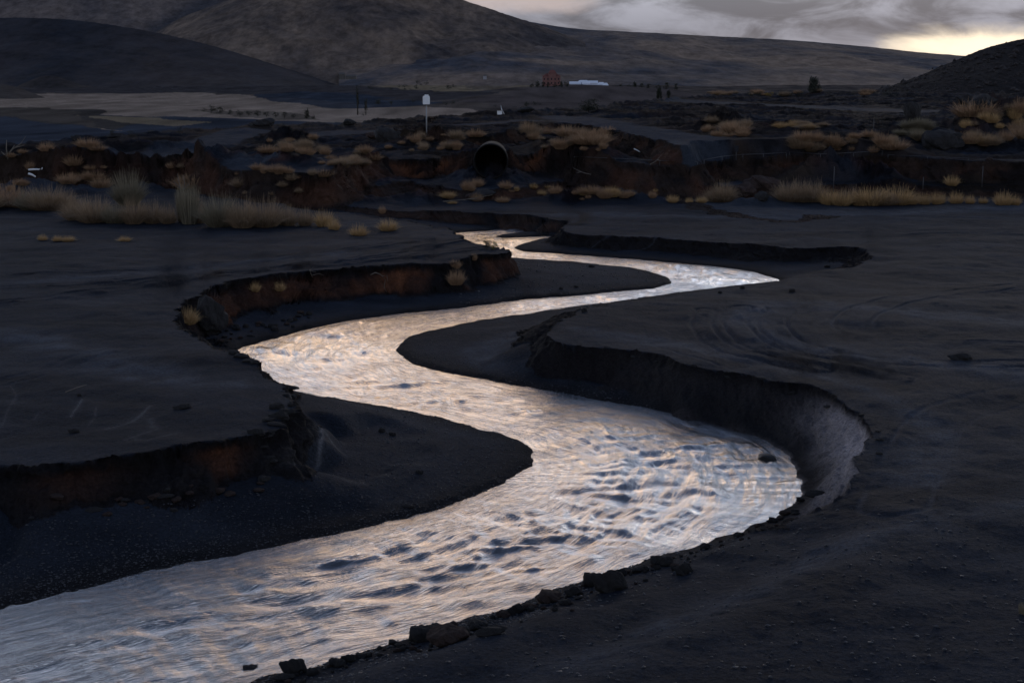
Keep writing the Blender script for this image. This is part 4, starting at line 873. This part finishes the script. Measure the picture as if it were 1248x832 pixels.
# culvert
x, y, _ = zat(598, 214); y0 = y; D_ = math.hypot(x, y); s_ = D_ / F; x, yy = at(598, 196, 2.95); zc_ = H - 0; d = ray(598, 197); t = (D_ - .25) / math.hypot(d[0], d[1]); cx, cy, cz = d[0]*t, d[1]*t, H + d[2]*t
cu = empty('culvert', (cx, cy, cz)); R0 = 19.5 * s_; R1 = 21.2 * s_
bm = bmesh.new(); N = 40; rings = []
for (rr_, yy_) in ((R0, .0), (R0, 5.0), (R0 * .9, 5.0), ):
    pass
prof = [(R1, 1.2), (R1, .10), (R1 - .03, .06), (R0 + .03, .06), (R0, .10), (R0, 5.)]
for rr_, yy_ in prof: rings.append([bm.verts.new((rr_ * math.cos(k * 6.2832 / N), yy_, rr_ * math.sin(k * 6.2832 / N))) for k in range(N)])
for A_, B_ in zip(rings, rings[1:]):
    for k in range(N): bm.faces.new((A_[k], B_[k], B_[(k+1) % N], A_[(k+1) % N]))
bmesh_obj('pipe', bm, M_conc, cu)
bm = bmesh.new(); bmesh.ops.create_circle(bm, cap_ends=True, radius=R0, segments=40)
for v in bm.verts: v.co = Vector((v.co.x, 4.6, v.co.y))
bmesh_obj('pipe_dark_disc', bm, M_black, cu, False)  # black disc painting in the shade deep inside the pipe
tag(cu, 'large dark round concrete culvert pipe opening in the bank', 'culvert')
# the opening needs its hole in the bank: a headwall collar projects from the slope
# rail on the terrace wall
def rail(name, P, z0, hgt, label, cat, r0=.025, lower=False):
    root = empty(name, (*at(P[0][0], P[0][1], z0), z0)); ox_, oy_ = root.location.x, root.location.y
    pts = []
    for px, py in P:
        xx, yy_, zz_ = zat(px, py); pts.append(Vector((xx - ox_, yy_ - oy_, zz_ - z0)))
    za, zb = pts[0].z, pts[-1].z; lift = max(v.z - (za + (zb - za) * i / (len(pts) - 1)) for i, v in enumerate(pts)); tops = [Vector((v.x, v.y, za + (zb - za) * i / (len(pts) - 1) + lift + hgt)) for i, v in enumerate(pts)]
    for v, tp in zip(pts, tops):
        bm = bmesh.new(); tube(bm, [v + Vector((0, 0, -.2)), tp], r0 * 1.4, r0 * 1.2, 6); bmesh_obj('post', bm, M_post, root)
    bm = bmesh.new(); tube(bm, tops, r0, r0, 6); bmesh_obj('rail', bm, M_post, root)
    return tag(root, label, cat)
M_post2 = simple('galvanised', (.35, .36, .38), .45, .15, 6, .05)
rail('guard_rail', [(858,199.5),(880,198),(905,197.5),(930,197),(958,196)], 3.0, .17, 'low pale rail along the left part of the terrace wall top', 'rail', .018)
rail('guard_rail', [(962,195),(1000,193),(1040,191),(1075,189)], 3.0, .12, 'low dark cable rail climbing behind the ochre mounds', 'rail', .012)
rail('guard_rail', [(1082,196),(1130,196),(1180,197),(1248,199),(1300,200)], 3.0, .10, 'thin rail running to the right picture edge on the wall top', 'rail', .012)
rail('guard_rail', [(700,197),(750,198.5),(804,202),(850,203)], 3.0, .08, 'sagging cable along the wall top under the brown bank', 'rail', .012)
x, y, z = zat(897, 196); s_ = math.hypot(x, y) / F
sg = empty('small_sign', (x, y, z)); bm = bmesh.new(); tube(bm, [(0, 0, -.1), (0, 0, 10*s_)], .02, .02, 6); bmesh_obj('post', bm, M_post, sg)
bm = bmesh.new(); box(bm, (0, -.03, 13*s_), (5*s_, .05, 7*s_), 0, .01); bmesh_obj('panel', bm, M_black, sg, False); tag(sg, 'small dark square sign on a post behind the pale rail', 'sign')
# thin marker stakes on the right wall
for k, (px, py, hp) in enumerate([(1015,236,30),(1124,232,14),(1196,226,22),(1064,160,14)]):
    x, y, z = zat(px, py); s_ = math.hypot(x, y) / F; bm = bmesh.new(); tube(bm, [(0, 0, -.1), (0, 0, hp * s_)], .022, .018, 6); o = bmesh_obj('stake', bm, M_post); o.location = (x, y - .1, z)
    tag(o, ['tall thin stake before the right wall above the tallest tussocks','shorter thin stake at the middle of the right wall','thin stake near the right end of the wall','thin stake on the upper right terrace by the ochre mounds'][k], 'stake')
# white rubbish on the left
for k, (px, py, L_, rz, ry, lab) in enumerate([(44,214,.72,.05,0,'white plastic pipe lying on the far left broken ground'),(40,218,.4,.6,.5,'bent white scrap below the white plastic pipe'),(777,189,.5,-.3,.5,'small white scrap on the brown bank below the road')]):
    x, y, z = zat(px, py - 1); bm = bmesh.new(); tube(bm, [(-L_/2, 0, 0), (0, 0, .02), (L_/2, .03, .0)], .055 if k < 2 else .03, .05 if k < 2 else .02, 8); tube(bm, [(L_/2, 0, 0), (L_/2 + .03, -.02, .12)], .04, .03, 6) if k == 0 else None
    o = bmesh_obj('pipe_scrap', bm, M_white); o.location = (x, y - .1, z + .12); o.rotation_euler = (0, ry, rz); tag(o, lab, 'scrap')
# white hut on the crest
x, y, z = zat(610, 139.5); s_ = math.hypot(x, y) / F
ht = empty('hut', (x, y, z)); bm = bmesh.new(); box(bm, (-1.0*s_, 0, 1.8*s_), (5*s_, 4*s_, 4.6*s_), .3, .005); bmesh_obj('wall', bm, M_white, ht, False)
bm = bmesh.new(); box(bm, (-1*s_, 0, 4.4*s_), (6*s_, 5*s_, .6*s_), .3); bmesh_obj('roof', bm, M_stone, ht, False)
bm = bmesh.new(); tube(bm, [(2*s_, 0, 0), (.5*s_, 0, 10*s_)], .03, .015, 5); tube(bm, [(4.5*s_, 0, 0), (1*s_, 0, 7*s_)], .03, .02, 5); bmesh_obj('mast', bm, M_white, ht); tag(ht, 'tiny white hut with slanting mast on the crest', 'hut')
# red house with its tower
def house(root, name, c, s_, m, mr, rz=0, roof='gable', h_=None):
    bm = bmesh.new(); box(bm, (c[0], c[1], c[2] + s_[2] / 2), s_, rz); w = bmesh_obj(name, bm, m, root, False)
    bm = bmesh.new(); rh = h_ or s_[2] * .35; hx, hy = s_[0] / 2 * 1.06, s_[1] / 2 * 1.08; z0 = c[2] + s_[2] + .02
    k = 0 if roof == 'gable' else .45
    P = [(-hx, -hy, z0), (hx, -hy, z0), (hx, hy, z0), (-hx, hy, z0), (-hx * (1 - k), 0, z0 + rh), (hx * (1 - k), 0, z0 + rh)]
    vs = [bm.verts.new((p[0] * math.cos(rz) - p[1] * math.sin(rz) + c[0], p[0] * math.sin(rz) + p[1] * math.cos(rz) + c[1], p[2])) for p in P]
    for f in ((0, 1, 5, 4), (2, 3, 4, 5), (0, 4, 3), (1, 2, 5), (3, 2, 1, 0)): bm.faces.new([vs[i] for i in f])
    bmesh_obj('roof', bm, mr, root, False); return w
def world(px, py, D):
    d = ray(px, py); t = D / d[1]; return (d[0]*t, D, H + d[2]*t)
u = 1500 / F
rh_ = empty('red_house', world(672, 105.5, 1480)); 
house(rh_, 'wall', (0, 0, 0), (21*u, 12*u, 12*u), M_red, M_redroof, 0, 'hip', 3*u)
house(rh_, 'tower', (1.0*u, -1*u, 0), (9*u, 12.6*u, 15.5*u), M_red, M_redroof, 0, 'hip', 3.5*u)
bm = bmesh.new(); tube(bm, [(1.*u, -1*u, 18*u), (1.*u, -1*u, 22*u)], .5*u, .25*u, 6); bmesh_obj('chimney', bm, M_red, rh_)
for i in range(5):
    for j in range(2):
        wx = (-8.5 + i * 4.2) * u; bm = bmesh.new(); yf = -7.35*u if abs(wx - 1*u) < 4.4*u else -6.05*u; box(bm, (wx, yf, (4 + j * 4.6) * u), (1.3*u, .2*u, 2.2*u)); bmesh_obj('window', bm, M_glass, rh_, False)
tag(rh_, 'red house with a small tower on the far rise', 'house')
wf = empty('white_farm', world(715, 105.5, 1500))
for k, (cx_, cy_, w_, d_, h_) in enumerate([(-14,-3,13,8,3.0),(-4,0,15,9,4.6),(7,-1,12,9,4.0),(17,-4,9,7,2.2),(-1,-6,9,6,3.0),(22,-6,7,6,1.4)]):
    house(wf, 'wall', (cx_*u, cy_*u, 0), (w_*u, d_*u, h_*u), simple('white_wall', (.62, .66, .76), .8, .1, .3, 0) if k == 0 else bpy.data.materials['white_wall'], M_wroof, 0, 'hip' if k % 2 else 'gable', 2.8*u)
bm = bmesh.new()
for k in range(5): box(bm, ((-9 + k * 4.5)*u, -9.1*u, 1.*u), (2.2*u, .2*u, 1.4*u))
bmesh_obj('window', bm, M_glass, wf, False)
tag(wf, 'cluster of low white farm roofs on the far rise', 'farm')
rn_ = empty('ruined_house', world(424, 97, 2500)); u2 = 2500 / F
for (cx_, w_, h_) in ((-7, 7, 6.5), (4, 12, 4)): house(rn_, 'wall', (cx_*u2, 0, 0), (w_*u2, 7*u2, h_*u2), M_stone, M_stone, 0, 'gable', 1.6*u2)
tag(rn_, 'grey stone house ruin at the foot of the dark hill', 'house')
rn_ = empty('cottage', world(591, 97, 2500)); house(rn_, 'wall', (0, 0, 0), (3.5*u2, 3*u2, 4*u2), simple('pale_wall', (.3, .3, .33), .9, .1, .5, 0), M_stone, .3, 'gable', 1.6*u2)
tag(rn_, 'small pale cottage at the foot of the central hill', 'cottage')

# ------------------------------------------------------------------ sky and light
SUN_AZ, SUN_EL = R(17), R(4)
w = bpy.data.worlds.new('World'); S.world = w; w.use_nodes = True; nt = w.node_tree; L = nt.links.new
bg = nt.nodes['Background']
tc = nd(nt, 'ShaderNodeTexCoord'); sx = nd(nt, 'ShaderNodeSeparateXYZ'); L(tc.outputs['Generated'], sx.inputs[0])
def M(op, a, b=None, c=None, clamp=False):
    n = nd(nt, 'ShaderNodeMath', operation=op); n.use_clamp = clamp
    for i, v in enumerate((a, b, c)):
        if v is None: continue
        if isinstance(v, (int, float)): n.inputs[i].default_value = v
        else: L(v, n.inputs[i])
    return n.outputs[0]
el = M('MULTIPLY', M('ARCSINE', sx.outputs['Z']), 57.2958)
az = M('MULTIPLY', M('ARCTAN2', sx.outputs['X'], sx.outputs['Y']), 57.2958)
def comb(a, b, c=0.):
    n = nd(nt, 'ShaderNodeCombineXYZ')
    for i, v in enumerate((a, b, c)):
        if isinstance(v, (int, float)): n.inputs[i].default_value = v
        else: L(v, n.inputs[i])
    return n.outputs[0]
# clouds seen at a slant: height compressed near the horizon
elc = M('POWER', M('MAXIMUM', M('ADD', el, 1.0), .01), .75)
def noise(vec, scale, det=6, ro=.55, dis=0., sc=(1, 1, 1)):
    mp = nd(nt, 'ShaderNodeMapping'); mp.inputs['Scale'].default_value = sc; L(vec, mp.inputs['Vector'])
    n = nd(nt, 'ShaderNodeTexNoise', inp={'Scale': scale, 'Detail': det, 'Roughness': ro, 'Distortion': dis}); L(mp.outputs[0], n.inputs['Vector']); return n.outputs['Fac']
cv = comb(az, elc, 0.)
nA = noise(cv, .16, 7, .58, .5, (.8, 3.2, 1)); nB = noise(cv, .5, 7, .6, .3, (.7, 2.4, 1)); nC = noise(cv, .07, 3, .5, 0, (1, 2, 1))
def ramp(fac, pts):
    r = nd(nt, 'ShaderNodeValToRGB'); r.color_ramp.elements.remove(r.color_ramp.elements[1])
    for i, (p, c) in enumerate(pts):
        e_ = r.color_ramp.elements[0] if i == 0 else r.color_ramp.elements.new(p)
        e_.position = p; e_.color = (*c, 1)
    L(fac, r.inputs[0]); return r.outputs[0]
eln = M('DIVIDE', el, 90., clamp=True)
base = ramp(eln, [(0, (.25, .255, .30)), (.02, (.25, .255, .30)), (.035, (.36, .365, .42)), (.07, (.98, 1.04, 1.18)), (.175, (1.0, 1.08, 1.26)), (.235, (.55, .64, .82)), (.30, (.17, .24, .40)), (.40, (.14, .19, .32)), (.6, (.13, .18, .31)), (1, (.11, .16, .29))])
def vscale(v, f):
    n = nd(nt, 'ShaderNodeVectorMath', operation='SCALE'); L(v, n.inputs[0])
    if isinstance(f, (int, float)): n.inputs['Scale'].default_value = f
    else: L(f, n.inputs['Scale'])
    return n.outputs[0]
def vadd(a, b): n = nd(nt, 'ShaderNodeVectorMath', operation='ADD'); L(a, n.inputs[0]); L(b, n.inputs[1]); return n.outputs[0]
def mixv(f, a, b):
    n = nd(nt, 'ShaderNodeMix', data_type='RGBA'); L(f, n.inputs[0])
    for v, i in ((a, 6), (b, 7)):
        if isinstance(v, tuple): n.inputs[i].default_value = (*v, 1)
        else: L(v, n.inputs[i])
    return n.outputs[2]
def mr(v, a, b, c, d, smooth=True):
    n = nd(nt, 'ShaderNodeMapRange', inp={'From Min': a, 'From Max': b, 'To Min': c, 'To Max': d}); n.interpolation_type = 'SMOOTHSTEP' if smooth else 'LINEAR'; L(v, n.inputs['Value']); return n.outputs[0]
def gauss(a0, sa, e0, se, wob=0.):
    a = M('DIVIDE', M('SUBTRACT', az, a0), sa); e_ = M('DIVIDE', M('SUBTRACT', el, e0), se)
    q = M('ADD', M('MULTIPLY', a, a), M('MULTIPLY', e_, e_))
    if wob: q = M('ADD', q, M('MULTIPLY', M('SUBTRACT', nB, .5), wob))
    return mr(q, 0., 1.6, 1., 0.)
# cloud relief
cloud = M('ADD', M('MULTIPLY', nA, .65), M('MULTIPLY', nB, .35))
nD = noise(cv, .9, 7, .6, .6, (.28, 1.5, 1)); low = mr(el, 3., 7., 1., 0.)
cloud = M('ADD', M('MULTIPLY', cloud, M('SUBTRACT', 1., M('MULTIPLY', low, .75))), M('MULTIPLY', nD, M('MULTIPLY', low, .75)))
con = mr(cloud, .38, .62, .60, 1.4)
sky = vscale(base, con)
# dimmer behind the camera
cosz = M('COSINE', M('DIVIDE', az, 57.2958)); front = mr(cosz, -.6, .9, .8, 1.)
sky = vscale(sky, front)
# warm clouds mid height ahead, mirrored by the river
warm = M('MULTIPLY', gauss(-3.5, 10., 16, 8.5, 1.), mr(M('ADD', M('MULTIPLY', nA, .6), M('MULTIPLY', nB, .4)), .455, .54, .04, 1.))
sky = mixv(M('MULTIPLY', warm, .95), sky, (2.9, 1.7, .68))
# brighter pink band high left of centre, at the top of the picture
pk = gauss(0., 4., 2.9, .6, 3.)
sky = mixv(M('MULTIPLY', pk, .8), sky, (.62, .52, .50))
# the bright break above the horizon on the right
brk = gauss(18.6, 4.2, 1.0, .8, 2.6)
sky = mixv(M('MULTIPLY', brk, .95), sky, (1.0, .86, .68))
core = gauss(18., 3.2, 1.0, .5, 1.8)
sky = mixv(core, sky, (1.45, 1.22, .92))
ns = nd(nt, 'ShaderNodeTexSky'); ns.sky_type = 'NISHITA'; ns.sun_disc = False; ns.sun_elevation = SUN_EL; ns.sun_rotation = SUN_AZ; ns.altitude = 300
nsv = vscale(ns.outputs[0], .05)
fin = vadd(vscale(sky, .92), vscale(nsv, .012))
bg.inputs['Strength'].default_value = 1.; L(fin, bg.inputs['Color'])
sd_ = bpy.data.lights.new('sun', 'SUN'); sd_.energy = .22; sd_.angle = R(12); sd_.color = (1, .82, .62); so_ = bpy.data.objects.new('sun', sd_); COL.objects.link(so_)
dirv = Vector((math.sin(SUN_AZ) * math.cos(SUN_EL), math.cos(SUN_AZ) * math.cos(SUN_EL), math.sin(SUN_EL))); so_.rotation_euler = dirv.to_track_quat('Z', 'Y').to_euler()
S.view_settings.view_transform = 'Standard'; S.view_settings.look = 'None'; S.view_settings.exposure = 0; S.view_settings.gamma = 1
S.cycles.max_bounces = 6; S.cycles.use_denoising = True
